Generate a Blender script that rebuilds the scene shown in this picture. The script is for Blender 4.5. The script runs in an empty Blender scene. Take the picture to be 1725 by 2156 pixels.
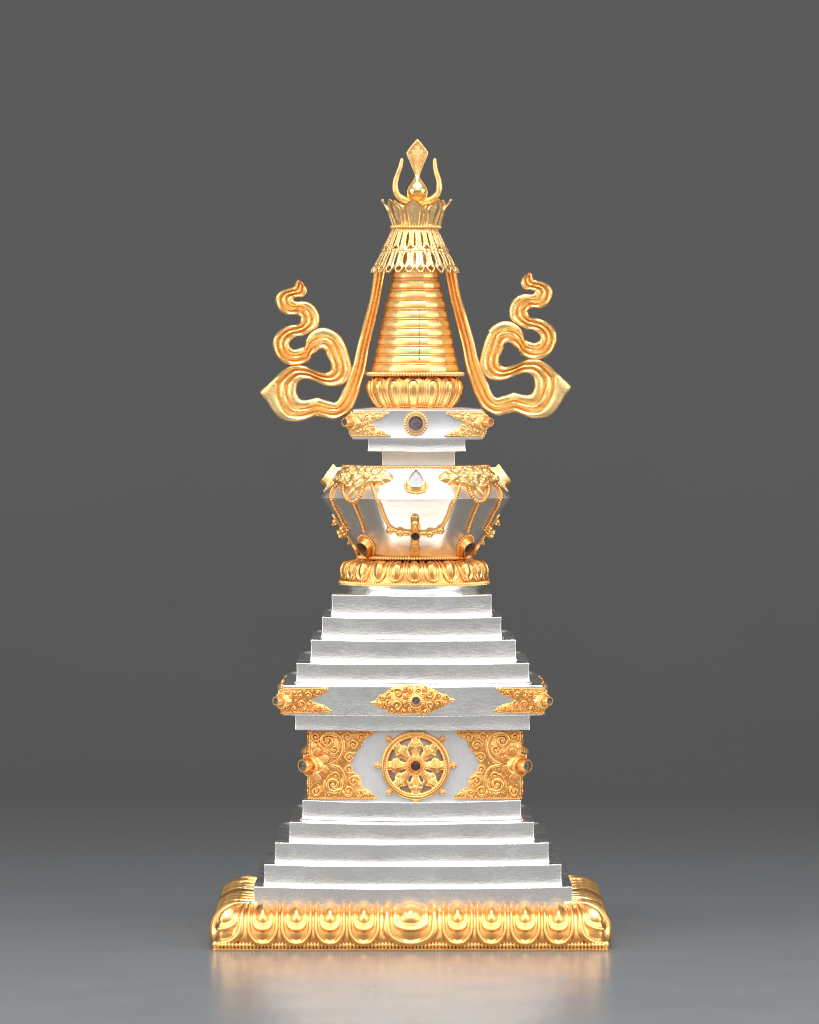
import bpy, math, random
import numpy as np
from mathutils import Vector, Matrix

random.seed(7)
rng = np.random.default_rng(7)
PI = math.pi
U = 0.0002            # metres per drawing unit
D = 14000.0           # camera distance to the axis, in drawing units
EYE = 740.0           # eye level (row of the drawing)
ZE = 1226.0           # eye height above the table
MX = 862.5            # camera column
RX = 868.0            # column of the stupa's foot

scene = bpy.context.scene
COL = scene.collection


def zf(py, off=0.0):
    """height of a row at depth -off (towards the camera)"""
    return (EYE - py) * (D - off) / D + ZE


def hw(a, b):
    """true half width of a square whose front edge spans a..b"""
    h = (b - a) / 2.0
    return h / (1 + h / D)


def cx(a, b=None):
    return ((a if b is None else (a + b) / 2.0) - RX)


# ------------------------------------------------------------------ materials
def nodes(name):
    m = bpy.data.materials.new(name)
    m.use_nodes = True
    nt = m.node_tree
    return m, nt, nt.nodes, nt.links, nt.nodes["Principled BSDF"]


def ramp(N, a, b, ca, cb):
    r = N.new("ShaderNodeValToRGB")
    r.color_ramp.elements[0].position = a
    r.color_ramp.elements[1].position = b
    r.color_ramp.elements[0].color = ca if len(ca) == 4 else (*ca, 1)
    r.color_ramp.elements[1].color = cb if len(cb) == 4 else (*cb, 1)
    return r


def noise(N, L, vec, scale, detail=4, rough=0.55, dist=0.0):
    n = N.new("ShaderNodeTexNoise")
    n.inputs["Scale"].default_value = scale
    n.inputs["Detail"].default_value = detail
    n.inputs["Roughness"].default_value = rough
    n.inputs["Distortion"].default_value = dist
    L.new(vec, n.inputs["Vector"])
    return n


def gold_material(name, base, rose, rough, bump=0.25, rose_amt=(0.48, 0.72)):
    m, nt, N, L, P = nodes(name)
    tc = N.new("ShaderNodeTexCoord")
    v = tc.outputs["Object"]
    n1 = noise(N, L, v, 130, 5, 0.62)
    r1 = ramp(N, rose_amt[0], rose_amt[1], (0, 0, 0), (1, 1, 1))
    L.new(n1.outputs["Fac"], r1.inputs["Fac"])
    mix = N.new("ShaderNodeMix")
    mix.data_type = "RGBA"
    mix.inputs["A"].default_value = (*base, 1)
    mix.inputs["B"].default_value = (*rose, 1)
    L.new(r1.outputs["Color"], mix.inputs["Factor"])
    # greenish-yellow freshly rubbed patches
    n3 = noise(N, L, v, 260, 3, 0.6)
    r3 = ramp(N, 0.6, 0.74, (0, 0, 0), (0.55, 0.55, 0.55))
    L.new(n3.outputs["Fac"], r3.inputs["Fac"])
    mix2 = N.new("ShaderNodeMix")
    mix2.data_type = "RGBA"
    L.new(mix.outputs["Result"], mix2.inputs["A"])
    mix2.inputs["B"].default_value = (0.88, 0.62, 0.19, 1)
    L.new(r3.outputs["Color"], mix2.inputs["Factor"])
    L.new(mix2.outputs["Result"], P.inputs["Base Color"])
    P.inputs["Metallic"].default_value = 1.0
    n2 = noise(N, L, v, 420, 4, 0.6)
    r2 = ramp(N, 0.3, 0.75, (rough[0],) * 3, (rough[1],) * 3)
    L.new(n2.outputs["Fac"], r2.inputs["Fac"])
    L.new(r2.outputs["Color"], P.inputs["Roughness"])
    n4 = noise(N, L, v, 900, 4, 0.6)
    b = N.new("ShaderNodeBump")
    b.inputs["Strength"].default_value = bump
    b.inputs["Distance"].default_value = 0.0004
    L.new(n4.outputs["Fac"], b.inputs["Height"])
    L.new(b.outputs["Normal"], P.inputs["Normal"])
    return m


def silver_material(name, tint, rough, flux=0.0, stretch=(1, 1, 9), tilt=0.0, bump=0.18):
    m, nt, N, L, P = nodes(name)
    tc = N.new("ShaderNodeTexCoord")
    v = tc.outputs["Object"]
    mp = N.new("ShaderNodeMapping")
    mp.inputs["Scale"].default_value = stretch
    mp.inputs["Rotation"].default_value = (0, tilt, 0)
    L.new(v, mp.inputs["Vector"])
    # long burnishing scratches
    s1 = noise(N, L, mp.outputs["Vector"], 230, 5, 0.72)
    s2 = noise(N, L, v, 55, 5, 0.6)
    rr = ramp(N, 0.35, 0.7, (rough[0],) * 3, (rough[1],) * 3)
    mixr = N.new("ShaderNodeMath")
    mixr.operation = "MULTIPLY_ADD"
    L.new(s1.outputs["Fac"], mixr.inputs[0])
    mixr.inputs[1].default_value = 0.55
    sc = N.new("ShaderNodeMath")
    sc.operation = "MULTIPLY"
    sc.inputs[1].default_value = 0.45
    L.new(s2.outputs["Fac"], sc.inputs[0])
    L.new(sc.outputs[0], mixr.inputs[2])
    L.new(mixr.outputs[0], rr.inputs["Fac"])
    L.new(rr.outputs["Color"], P.inputs["Roughness"])
    # faint warm tarnish
    s3 = noise(N, L, v, 90, 5, 0.65)
    r3 = ramp(N, 0.55, 0.8, (0, 0, 0), (1, 1, 1))
    L.new(s3.outputs["Fac"], r3.inputs["Fac"])
    mix = N.new("ShaderNodeMix")
    mix.data_type = "RGBA"
    mix.inputs["A"].default_value = (*tint, 1)
    mix.inputs["B"].default_value = (tint[0], tint[1] * (0.95 - 0.12 * flux), tint[2] * (0.86 - 0.2 * flux), 1)
    L.new(r3.outputs["Color"], mix.inputs["Factor"])
    L.new(mix.outputs["Result"], P.inputs["Base Color"])
    P.inputs["Metallic"].default_value = 1.0
    b = N.new("ShaderNodeBump")
    b.inputs["Strength"].default_value = bump
    b.inputs["Distance"].default_value = 0.0003
    L.new(s1.outputs["Fac"], b.inputs["Height"])
    b2 = N.new("ShaderNodeBump")
    b2.inputs["Strength"].default_value = 0.16
    b2.inputs["Distance"].default_value = 0.0012
    L.new(s2.outputs["Fac"], b2.inputs["Height"])
    L.new(b.outputs["Normal"], b2.inputs["Normal"])
    L.new(b2.outputs["Normal"], P.inputs["Normal"])
    return m


def stone_material(name, c1, c2, rough, coat=0.3):
    m, nt, N, L, P = nodes(name)
    tc = N.new("ShaderNodeTexCoord")
    n = noise(N, L, tc.outputs["Object"], 700, 5, 0.7)
    r = ramp(N, 0.35, 0.68, c1, c2)
    L.new(n.outputs["Fac"], r.inputs["Fac"])
    L.new(r.outputs["Color"], P.inputs["Base Color"])
    P.inputs["Roughness"].default_value = rough
    P.inputs["Coat Weight"].default_value = coat
    return m


GOLD = gold_material("gilt_gold", (0.97, 0.63, 0.265), (0.94, 0.52, 0.195), (0.29, 0.45))
GOLDR = gold_material("rose_gilt_gold", (0.94, 0.515, 0.18), (0.87, 0.385, 0.115), (0.25, 0.40))
GOLDC = gold_material("cast_gilt_gold", (0.98, 0.665, 0.30), (0.95, 0.55, 0.215), (0.30, 0.45), 0.5)
GOLDF = gold_material("chased_rose_gold", (0.91, 0.50, 0.17), (0.90, 0.40, 0.12), (0.27, 0.42), 0.5)
GOLDP = gold_material("polished_gold", (0.97, 0.70, 0.30), (0.95, 0.60, 0.24), (0.13, 0.24), 0.06)
SILV = silver_material("brushed_silver", (0.84, 0.818, 0.78), (0.12, 0.38), 0.0, (1, 1, 6), 0.28, 0.24)
SILVD = silver_material("silver_dome", (0.74, 0.655, 0.565), (0.30, 0.46), 0.8, (1, 1, 5), 0.2, 0.12)
SILVM = silver_material("matte_silver", (0.74, 0.73, 0.725), (0.42, 0.56), 0.15, (6, 6, 1))
SILV_SHADE = silver_material("shade_toned_silver", (0.42, 0.35, 0.33), (0.40, 0.60), 0.6, (1, 1, 2))  # silver with the shade behind the wheel put into its colour
ST_PURPLE = stone_material("grey_violet_stone", (0.05, 0.035, 0.04), (0.17, 0.12, 0.125), 0.6, 0.05)
ST_PALE = stone_material("pale_grey_stone", (0.26, 0.235, 0.25), (0.42, 0.39, 0.405), 0.4, 0.1)
ST_DARK = stone_material("dark_garnet_stone", (0.015, 0.006, 0.005), (0.10, 0.022, 0.014), 0.12, 0.3)
ST_GREY = stone_material("mottled_grey_stone", (0.03, 0.026, 0.025), (0.20, 0.18, 0.17), 0.75, 0.0)
ST_CORAL = stone_material("coral_stone", (0.55, 0.09, 0.06), (0.70, 0.16, 0.10), 0.35)


# ------------------------------------------------------------------ mesh builder
class MB:
    def __init__(self):
        self.v = []
        self.f = []
        self.n = 0

    def add(self, verts, faces):
        verts = np.asarray(verts, dtype=float).reshape(-1, 3)
        self.v.append(verts)
        o = self.n
        self.f.extend([tuple(i + o for i in f) for f in faces])
        self.n += len(verts)
        return self

    def grid(self, P, cu=False, cv=False, keep=None, flip=False):
        """P[nu, nv, 3]"""
        P = np.asarray(P, dtype=float)
        nu, nv = P.shape[:2]
        F = []
        for i in range(nu if cu else nu - 1):
            i2 = (i + 1) % nu
            for j in range(nv if cv else nv - 1):
                if keep is not None and not keep[i, j]:
                    continue
                j2 = (j + 1) % nv
                q = (i * nv + j, i2 * nv + j, i2 * nv + j2, i * nv + j2)
                F.append(q[::-1] if flip else q)
        return self.add(P.reshape(-1, 3), F)

    def ball(self, c, r, axis=None, nu=10, nv=7):
        """ellipsoid; r scalar or (rx,ry,rz); axis: optional 3x3 whose columns are the local axes"""
        r = np.array([r, r, r] if np.isscalar(r) else r, float)
        pts = [(0, 0, 1)]
        for j in range(1, nv):
            t = PI * j / nv
            for i in range(nu):
                a = 2 * PI * i / nu
                pts.append((math.sin(t) * math.cos(a), math.sin(t) * math.sin(a), math.cos(t)))
        pts.append((0, 0, -1))
        pts = np.array(pts) * r
        if axis is not None:
            pts = pts @ np.asarray(axis).T
        pts = pts + np.asarray(c, float)
        F = []
        for i in range(nu):
            F.append((0, 1 + i, 1 + (i + 1) % nu))
        for j in range(nv - 2):
            a, b = 1 + j * nu, 1 + (j + 1) * nu
            for i in range(nu):
                k = (i + 1) % nu
                F.append((a + i, b + i, b + k, a + k))
        last = 1 + (nv - 1) * nu
        a = 1 + (nv - 2) * nu
        for i in range(nu):
            F.append((a + i, last, a + (i + 1) % nu))
        return self.add(pts, F)

    def tube(self, path, rad, normal=None, flat=1.0, n=8, cap=True):
        """round or flattened tube; flat scales it along `normal`"""
        path = np.asarray(path, float)
        k = len(path)
        rad = np.full(k, rad) if np.isscalar(rad) else np.asarray(rad, float)
        T = np.gradient(path, axis=0)
        T /= np.linalg.norm(T, axis=1)[:, None] + 1e-12
        R = np.zeros((k, n, 3))
        for i in range(k):
            nn = np.asarray(normal[i] if (normal is not None and np.ndim(normal) == 2) else
                            (normal if normal is not None else (0, -1, 0)), float)
            b = np.cross(T[i], nn)
            if np.linalg.norm(b) < 1e-6:
                b = np.cross(T[i], (1, 0, 0))
            b /= np.linalg.norm(b)
            nn = np.cross(b, T[i])
            for j in range(n):
                a = 2 * PI * j / n
                R[i, j] = path[i] + rad[i] * (math.cos(a) * b + flat * math.sin(a) * nn)
        self.grid(R, cv=True)
        if cap:
            o = self.n - k * n
            self.f.append(tuple(o + j for j in range(n))[::-1])
            self.f.append(tuple(o + (k - 1) * n + j for j in range(n)))
        return self

    def lathe(self, prof, n=96, shape=None, cap=False):
        """prof [(r, z)]; shape(theta array) multiplies r"""
        th = np.linspace(0, 2 * PI, n, endpoint=False)
        sh = np.ones(n) if shape is None else shape(th)
        P = np.zeros((n, len(prof), 3))
        for j, (r, z) in enumerate(prof):
            P[:, j, 0] = r * sh * np.sin(th)
            P[:, j, 1] = -r * sh * np.cos(th)
            P[:, j, 2] = z
        self.grid(P, cu=True, flip=True)
        if cap:
            o = self.n - n * len(prof)
            k = len(prof)
            self.f.append(tuple(o + i * k for i in range(n)))
            self.f.append(tuple(o + i * k + k - 1 for i in range(n))[::-1])
        return self

    def build(self, name, mat, parent=None, loc=(0, 0, 0), rotz=0.0, smooth=True, sharp=None, solid=None, fix=False):
        me = bpy.data.meshes.new(name)
        V = np.concatenate(self.v) * U
        me.from_pydata(V.tolist(), [], self.f)
        me.update()
        if fix:
            import bmesh
            bm = bmesh.new()
            bm.from_mesh(me)
            bmesh.ops.recalc_face_normals(bm, faces=bm.faces)
            bm.to_mesh(me)
            bm.free()
        if smooth:
            me.shade_smooth()
            if sharp:
                me.set_sharp_from_angle(angle=math.radians(sharp))
        me.materials.append(mat)
        o = bpy.data.objects.new(name, me)
        COL.objects.link(o)
        o.location = Vector(loc) * U
        o.rotation_euler = (0, 0, rotz)
        if parent:
            o.parent = parent
        if solid:
            md = o.modifiers.new("thickness", "SOLIDIFY")
            md.thickness = solid * U
            md.offset = 0
        return o


def dup(o, parent=None, rotz=None, loc=None):
    c = o.copy()
    COL.objects.link(c)
    if parent is not None:
        c.parent = parent
    if rotz is not None:
        c.rotation_euler = (0, 0, rotz)
    if loc is not None:
        c.location = Vector(loc) * U
    return c


def dup_tree(o, parent, rotz):
    c = dup(o, parent, rotz)
    for ch in list(o.children):
        dup(ch, c)
    return c


def sst(a, b, x):
    t = np.clip((x - a) / (b - a), 0, 1)
    return t * t * (3 - 2 * t)


def crom(pts, n=8, closed=False):
    P = np.asarray(pts, float)
    out = []
    k = len(P)
    for i in range(k if closed else k - 1):
        if closed:
            p0, p1, p2, p3 = P[(i - 1) % k], P[i], P[(i + 1) % k], P[(i + 2) % k]
        else:
            p0, p1, p2, p3 = P[max(i - 1, 0)], P[i], P[i + 1], P[min(i + 2, k - 1)]
        for t in np.linspace(0, 1, n, endpoint=False):
            out.append(0.5 * ((2 * p1) + (-p0 + p2) * t + (2 * p0 - 5 * p1 + 4 * p2 - p3) * t * t + (-p0 + 3 * p1 - 3 * p2 + p3) * t ** 3))
    if not closed:
        out.append(P[-1])
    return np.array(out)


def resample(path, step):
    path = np.asarray(path, float)
    d = np.r_[0, np.cumsum(np.linalg.norm(np.diff(path, axis=0), axis=1))]
    n = max(2, int(round(d[-1] / step)) + 1)
    s = np.linspace(0, d[-1], n)
    return np.stack([np.interp(s, d, path[:, k]) for k in range(path.shape[1])], axis=1)


# ------------------------------------------------------------------ the stupa
stupa = bpy.data.objects.new("stupa", None)
COL.objects.link(stupa)
stupa.location = ((RX - MX) * U, 0, 0)
stupa.empty_display_size = 0.05
stupa["label"] = "tall silver stepped stupa with gilded lotus base, jewelled dome and ringed gold spire"
stupa["category"] = "stupa"


# --- helpers for square tiers ------------------------------------------------
def square_ring(profile, rc=2.0, n=26, seed=0, wob=1.2, sag=1.5, zflat=None, cap_top=True, cap_bot=True):
    """square plan with small round corners, profile [(half, z)], hand-made waviness"""
    r = np.random.default_rng(seed)
    ph = r.uniform(0, 2 * PI, (4, 4))
    am = r.uniform(0.3, 1.0, (4, 4)) * wob
    mb = MB()
    base = []
    for s in range(4):
        for t in np.linspace(-1, 1, n):
            t = math.copysign(abs(t) ** 0.85, t)
            base.append((s, t, 0.0))
        for a in (22.5, 45, 67.5):
            base.append((s, 1.0, math.radians(a)))
    m = len(base)
    P = np.zeros((m, len(profile), 3))
    for j, (h, z) in enumerate(profile):
        for i, (s, t, a) in enumerate(base):
            rr = min(rc, h)
            lx = (h - rr) * t + rr * math.sin(a)
            ly = -(h - rr) - rr * math.cos(a)
            dz = -sag * (1 - t * t)
            dn = 0.0
            for q in range(4):
                w = math.sin(PI * (q + 1) * t + ph[s, q]) * am[s, q] / (q + 1)
                dz += 0.8 * w * (1 - t * t)
                dn += 0.7 * math.sin(PI * (q + 1) * t + ph[s, 3 - q] + z * 0.02) * am[s, q] / (q + 1) * (1 - t * t)
            ly += dn
            ca, sa = math.cos(s * PI / 2), math.sin(s * PI / 2)
            zz = z
            if s % 2 and zflat is not None and j >= len(profile) - 3:
                zz = min(z, zflat)
            P[i, j] = (lx * ca - ly * sa, lx * sa + ly * ca, zz + dz)
    mb.grid(P, cu=True, flip=True)
    k = len(profile)
    if cap_top:
        c = mb.n
        mb.add([(0, 0, profile[-1][1])], [])
        for i in range(m):
            mb.f.append((i * k + k - 1, ((i + 1) % m) * k + k - 1, c))
    if cap_bot:
        c = mb.n
        mb.add([(0, 0, profile[0][1])], [])
        for i in range(m):
            mb.f.append((((i + 1) % m) * k, i * k, c))
    return mb


def slab_profile(h, z0, z1, e=0.75, hollow=0.7, cove=0, slope=0):
    foot = [(h - 4, z0), (h - e, z0), (h - 0.3 * e, z0 + 0.3 * e), (h, z0 + e)]
    zb = z0 + e
    if cove:
        zb = z0 + cove
        foot = [(h - 4, z0), (h + 4.2, z0)]
    H = z1 - e - zb
    mids = []
    for q in (0, 0.015, 0.035, 0.06, 0.09, 0.13, 0.18, 0.24, 0.31, 0.39, 0.48, 0.58, 0.69, 0.80, 0.90, 0.96):
        d = q * H
        off = -hollow * math.sin(PI * q)
        if cove:
            off = 2.9 * math.exp(-d / 1.5) + 1.3 * math.exp(-d / 7.5) - 0.7 * math.sin(PI * q)
        elif q == 0:
            continue
        mids.append((h + off, zb + d))
    return foot + mids + [(h, z1 - e),
            (h - 0.3 * e, z1 - 0.3 * e), (h - e, z1), (h - 4, z1 + slope * 3)] + ([(h - 16, z1 + slope * 15), (h - 34, z1 + slope * 33)] if slope else [])


def tier(name, a, b, ytop, ybot, mat=SILV, seed=0, sink=8, **kw):
    h = hw(a, b)
    z1, z0 = zf(ytop, h), zf(ybot, h) - sink
    sg = kw.pop("sag", 1.3)
    return square_ring(slab_profile(h, z0, z1, **kw), seed=seed, sag=sg, zflat=z1 if kw.get("slope") else None).build(name, mat, stupa, (cx(a, b), 0, 0), sharp=50)


# lower flight of five, bottom first; then the four above the frieze
for i, (a, b, yt, yb) in enumerate([(534, 1206, 1867, 1904), (556, 1183, 1820, 1864), (579, 1156, 1774, 1816),
                                    (609, 1125, 1731, 1770), (636.5, 1098, 1685, 1724)]):
    tier("step", a, b, yt, yb, seed=10 + i, sink=10 if i else 6, cove=10 if i else 0, slope=(0.15 if i < 4 else 0.05), sag=4.2)
for i, (a, b, yt, yb) in enumerate([(624, 1115, 1396, 1436), (654, 1087, 1347, 1391), (677.5, 1056.5, 1299, 1342),
                                    (698, 1036, 1252, 1296)]):
    tier("step", a, b, yt, yb, seed=30 + i, sink=8, cove=8, slope=(0.15 if i < 3 else 0.02), sag=3.0)

drum_h = hw(654, 1094)
drum_x = cx(874)
drum_z0, drum_z1 = zf(1687, drum_h) - 9, zf(1536, drum_h) + 4
drum = square_ring(slab_profile(drum_h, drum_z0, drum_z1, 1.2, 0.4), seed=50, sag=0.0).build("drum", SILVM, stupa, (drum_x, 0, 0), sharp=50)
cornice = tier("cornice_ledge", 621, 1116, 1504, 1537, seed=51, sink=0, sag=0.5)
fr_h = hw(595, 1143)
fr_x = cx(595, 1143)
fz1, fz0 = zf(1443, fr_h), zf(1506, fr_h)
frieze = square_ring(slab_profile(fr_h, fz0, fz1, 1.2, 0.6, slope=0.17), seed=52, sag=2.0, zflat=fz1).build("frieze_slab", SILV, stupa, (fr_x, 0, 0), sharp=50)


# --- beads ------------------------------------------------------------------
def bead_row(path, step, r, mat, name, parent, loc=(0, 0, 0), tall=1.0, wide=0.5, closed=True, core=True, up=(0, 0, 1)):
    """row of beads along a path; each bead is oblate along the row"""
    path = np.asarray(path, float)
    if closed:
        path = np.vstack([path, path[:1]])
    pts = resample(path, step)
    T = np.gradient(pts, axis=0)
    mb = MB()
    if core:
        mb.tube(pts, r * 0.45, n=6, cap=not closed)
    m = len(pts) - 1 if closed else len(pts)
    for i in range(m):
        t = T[i] / (np.linalg.norm(T[i]) + 1e-9)
        b = np.cross(t, up)
        b /= np.linalg.norm(b) + 1e-9
        n2 = np.cross(b, t)
        k = 1 + rng.uniform(-0.06, 0.06)
        mb.ball(pts[i] + rng.normal(0, 0.12, 3), (step * wide * k, r * k, r * tall * k), np.stack([t, b, n2], axis=1), 8, 6)
    return mb.build(name, mat, parent, loc)


def circle(r, z, n=160):
    t = np.linspace(0, 2 * PI, n, endpoint=False)
    return np.stack([r * np.sin(t), -r * np.cos(t), np.full(n, z)], axis=1)


# --- square lotus base ------------------------------------------------------
BX = cx(865)
CC = 338.0
_pc = crom([(316, 84), (338, 84.5), (354, 84), (369, 81), (383, 74), (393, 64), (399.5, 52), (402.5, 40), (404, 30), (403.5, 22), (397, 13)], 10)
_pc = resample(_pc, 1.0)
_zv = _pc


def bprof(v):
    """v<0.35 runs over the top curve, the rest goes down evenly"""
    v = np.asarray(v, float)
    i80 = int(np.argmax((_zv[:, 1] < 75) & (_zv[:, 0] > 360)))
    s = np.where(v < 0.35, v / 0.35 * i80, i80 + (v - 0.35) / 0.65 * (len(_zv) - 1 - i80))
    k = np.arange(len(_zv))
    return np.interp(s, k, _zv[:, 0]), np.interp(s, k, _zv[:, 1])


def prof_normal(fn, v, e=0.01):
    o1, z1 = fn(np.clip(v - e, 0, 1))
    o2, z2 = fn(np.clip(v + e, 0, 1))
    to, tz = o2 - o1, z2 - z1
    l = np.sqrt(to * to + tz * tz) + 1e-9
    return -tz / l, to / l        # outward normal (out, z)


def petal_norm(u, v, w, vc, vb, p, neck=1.0, vn=0.0):
    au = np.abs(u)
    ww = w * (neck + (1 - neck) * sst(vn, vn + 0.3, v))
    hi = au / ww
    lo = (hi ** p + (np.maximum(v - vc, 0) / (vb - vc)) ** p) ** (1 / p)
    return np.where(v < vc, hi, lo)


def petal_height(u, v, s=1.0):
    q1 = petal_norm(u, v, 0.99, 0.64, 1.0, 2.2, 0.86)
    q2 = petal_norm(u, v, 0.68, 0.52, 0.74, 2.2, 0.8)
    q3 = petal_norm(u, v, 0.44, 0.40, 0.58, 2.3, 0.9)
    rim = sst(1.0, 0.95, q1)
    drop = sst(0.74, 0.69, q1)
    h = -2.2 + rim * 3.4 - drop * 4.4
    h = h + 9.5 * np.sqrt(np.clip(1 - ((q1 - 0.85) / 0.145) ** 2, 0, 1))
    h = h - 0.7 * np.exp(-((q1 - 0.925) / 0.016) ** 2)
    keel = drop * np.clip(1 - np.abs(u) / 0.66, 0, 1) * sst(1.04, 0.70, v) * 8.0
    h = h + keel
    h = h + sst(1.0, 0.95, q2) * 2.0 + 4.8 * np.sqrt(np.clip(1 - ((q2 - 0.84) / 0.17) ** 2, 0, 1)) * sst(0.0, 0.25, v)
    h = h + np.sqrt(np.clip(1 - q3 ** 2, 0, 1)) * 8.0 * (0.25 + 0.75 * sst(0.0, 0.36, v))
    h = h - 0.8 * np.exp(-((q3 - 0.86) / 0.03) ** 2)
    d = np.sqrt((u / 0.09) ** 2 + ((v - 0.43) / 0.035) ** 2)
    h = h + 0.9 * np.exp(-((d - 0.8) / 0.3) ** 2)
    return h * s


def side_petal(width, name, nu=64, nv=84, hs=1.0):
    u = np.linspace(-1, 1, nu)
    v = np.linspace(0.0, 1.0, nv)
    uu, vv = np.meshgrid(u, v, indexing="ij")
    h = petal_height(uu, vv, hs)
    o, z = bprof(vv)
    no, nz = prof_normal(bprof, vv)
    skew = 0
    P = np.stack([uu * width / 2 + skew, -(o + h * no), z + h * nz], axis=-1)
    return MB().grid(P)


def corner_petal(nu=80, nv=84):
    u = np.linspace(-1, 1, nu)
    v = np.linspace(0.04, 1.0, nv)
    uu, vv = np.meshgrid(u, v, indexing="ij")
    h = petal_height(uu, vv, 0.85)
    o, z = bprof(vv)
    no, nz = prof_normal(bprof, vv)
    a = PI / 4 + uu * PI / 4 * 0.98
    rad = np.maximum(o - CC, 1.0) * (1.0 + 0.12 * np.exp(-(uu / 0.35) ** 2)) + h * no
    P = np.stack([CC + rad * np.sin(a), -CC - rad * np.cos(a), z + h * nz], axis=-1)
    return MB().grid(P)


body = MB()
plan = []
small_x = [-303, -234, -165, -96, 96, 165, 234, 303]
gaps = [-338, -268.5, -199.5, -130.5, -61, 61, 130.5, 199.5, 268.5, 338]
for s in range(4):
    for x in np.linspace(-CC, CC, 170):
        plan.append((s, x, 0.0))
    for a in np.linspace(0, PI / 2, 12)[1:-1]:
        plan.append((s, CC, a))
vs = np.linspace(0, 1, 40)
o_, z_ = bprof(vs)
P = np.zeros((len(plan), len(vs), 3))
for i, (s, x, a) in enumerate(plan):
    hd = np.zeros(len(vs))
    for g in gaps:
        if abs(x - g) < 20 and a == 0.0:
            w = 2.0 + 15 * np.clip((vs - 0.55) / 0.45, 0, 1) ** 1.3
            hd += np.clip(1 - abs(x - g) / w, 0, 1) * 4.5 * sst(0.5, 0.8, vs)
    rad = np.maximum(o_ - CC, -20) + hd
    lx = x + (rad * math.sin(a) if a > 0 else 0)
    ly = -CC - rad * math.cos(a)
    ca, sa = math.cos(s * PI / 2), math.sin(s * PI / 2)
    P[i, :, 0] = lx * ca - ly * sa
    P[i, :, 1] = lx * sa + ly * ca
    P[i, :, 2] = z_
body.grid(P, cu=True)
lotus_base = body.build("lotus_base", GOLDR, stupa, (BX, 0, 0), fix=True)

sp = side_petal(68.5, "petal").build("petal", GOLDR, lotus_base, (small_x[0], 0, 0))
lp = side_petal(116, "petal", 90, 84, 0.95).build("petal", GOLDR, lotus_base)
cp = corner_petal().build("petal", GOLDR, lotus_base)
for s in range(4):
    a = s * PI / 2
    for x in small_x:
        if s == 0 and x == small_x[0]:
            continue
        d_ = dup(sp, lotus_base, a + rng.normal(0, 0.0008), (x * math.cos(a), x * math.sin(a), 0))
        d_.scale = (1 + rng.normal(0, 0.012), 1, 1 + rng.normal(0, 0.010))
    if s:
        dup(lp, lotus_base, a)
        dup(cp, lotus_base, a)


def square_path(h, z, rc=8, n=60):
    pts = []
    for s in range(4):
        for x in np.linspace(-(h - rc), h - rc, n):
            pts.append((x, -h, s))
        for a in np.linspace(0, PI / 2, 6)[1:-1]:
            pts.append((h - rc + rc * math.sin(a), -(h - rc) - rc * math.cos(a), s))
    out = []
    for x, y, s in pts:
        ca, sa = math.cos(s * PI / 2), math.sin(s * PI / 2)
        out.append((x * ca - y * sa, x * sa + y * ca, z))
    return np.array(out)


bead_row(square_path(401, 12), 7.3, 5.6, GOLD, "bead_rim", lotus_base, tall=1.22, wide=0.5)
square_ring([(380, 0.2), (403, 0.2), (405, 1.2), (405, 4.4), (403, 5.6), (390, 5.6)], rc=6, seed=3, wob=0.2, sag=0).build("base_plate", GOLD, lotus_base, sharp=50)


# --- round lotuses ----------------------------------------------------------
def round_petals(parent, fn, n, hscale, mat, flip=False, nu=34, nv=44, prow=False, hfun=None, rot0=0.0):
    u = np.linspace(-1, 1, nu)
    v = np.linspace(0, 1, nv)
    uu, vv = np.meshgrid(u, v, indexing="ij")
    h = (hfun or petal_height)(uu, vv) * hscale
    o, z = fn(vv)
    no, nz = prof_normal(fn, vv)
    a = uu * PI / n
    r = o + h * no
    P = np.stack([r * np.sin(a), -r * np.cos(a), z + h * nz], axis=-1)
    p0 = MB().grid(P).build("petal", mat, parent, rotz=rot0, fix=False)
    for k in range(1, n):
        d_ = dup(p0, parent, rot0 + 2 * PI * k / n + rng.normal(0, 0.008))
        d_.scale = (1 + rng.normal(0, 0.006), 1 + rng.normal(0, 0.006), 1)


def prof_fn(pts):
    c = resample(crom(pts, 10), 0.5)
    k = np.linspace(0, 1, len(c))
    return lambda v: (np.interp(v, k, c[:, 0]), np.interp(v, k, c[:, 1]))


DLX = cx(872.5)


def zc(py, r=0):
    return zf(py, r)


def prow_height(u, v):
    q1 = petal_norm(u, v, 0.98, 0.66, 0.97, 2.0, 0.9)
    q3 = petal_norm(u, v, 0.56, 0.58, 0.84, 1.9, 0.8)
    h = -1.6 + sst(1.0, 0.93, q1) * 6.2 - sst(0.76, 0.70, q1) * 4.2
    half = np.interp(v, [0.0, 0.25, 0.54, 0.74, 0.90], [0.30, 0.40, 0.50, 0.40, 0.0])
    k = np.abs(u) / np.maximum(half, 0.02)
    ins = sst(1.08, 0.92, k) * (v < 0.91)
    crest = np.interp(v, [0.0, 0.12, 0.50, 0.54, 0.90], [0.0, 1.5, 10.5, 10.0, 1.0])
    h = h + ins * (1.2 + crest * (1 - 0.42 * np.clip(k, 0, 1)))
    return h


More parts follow.
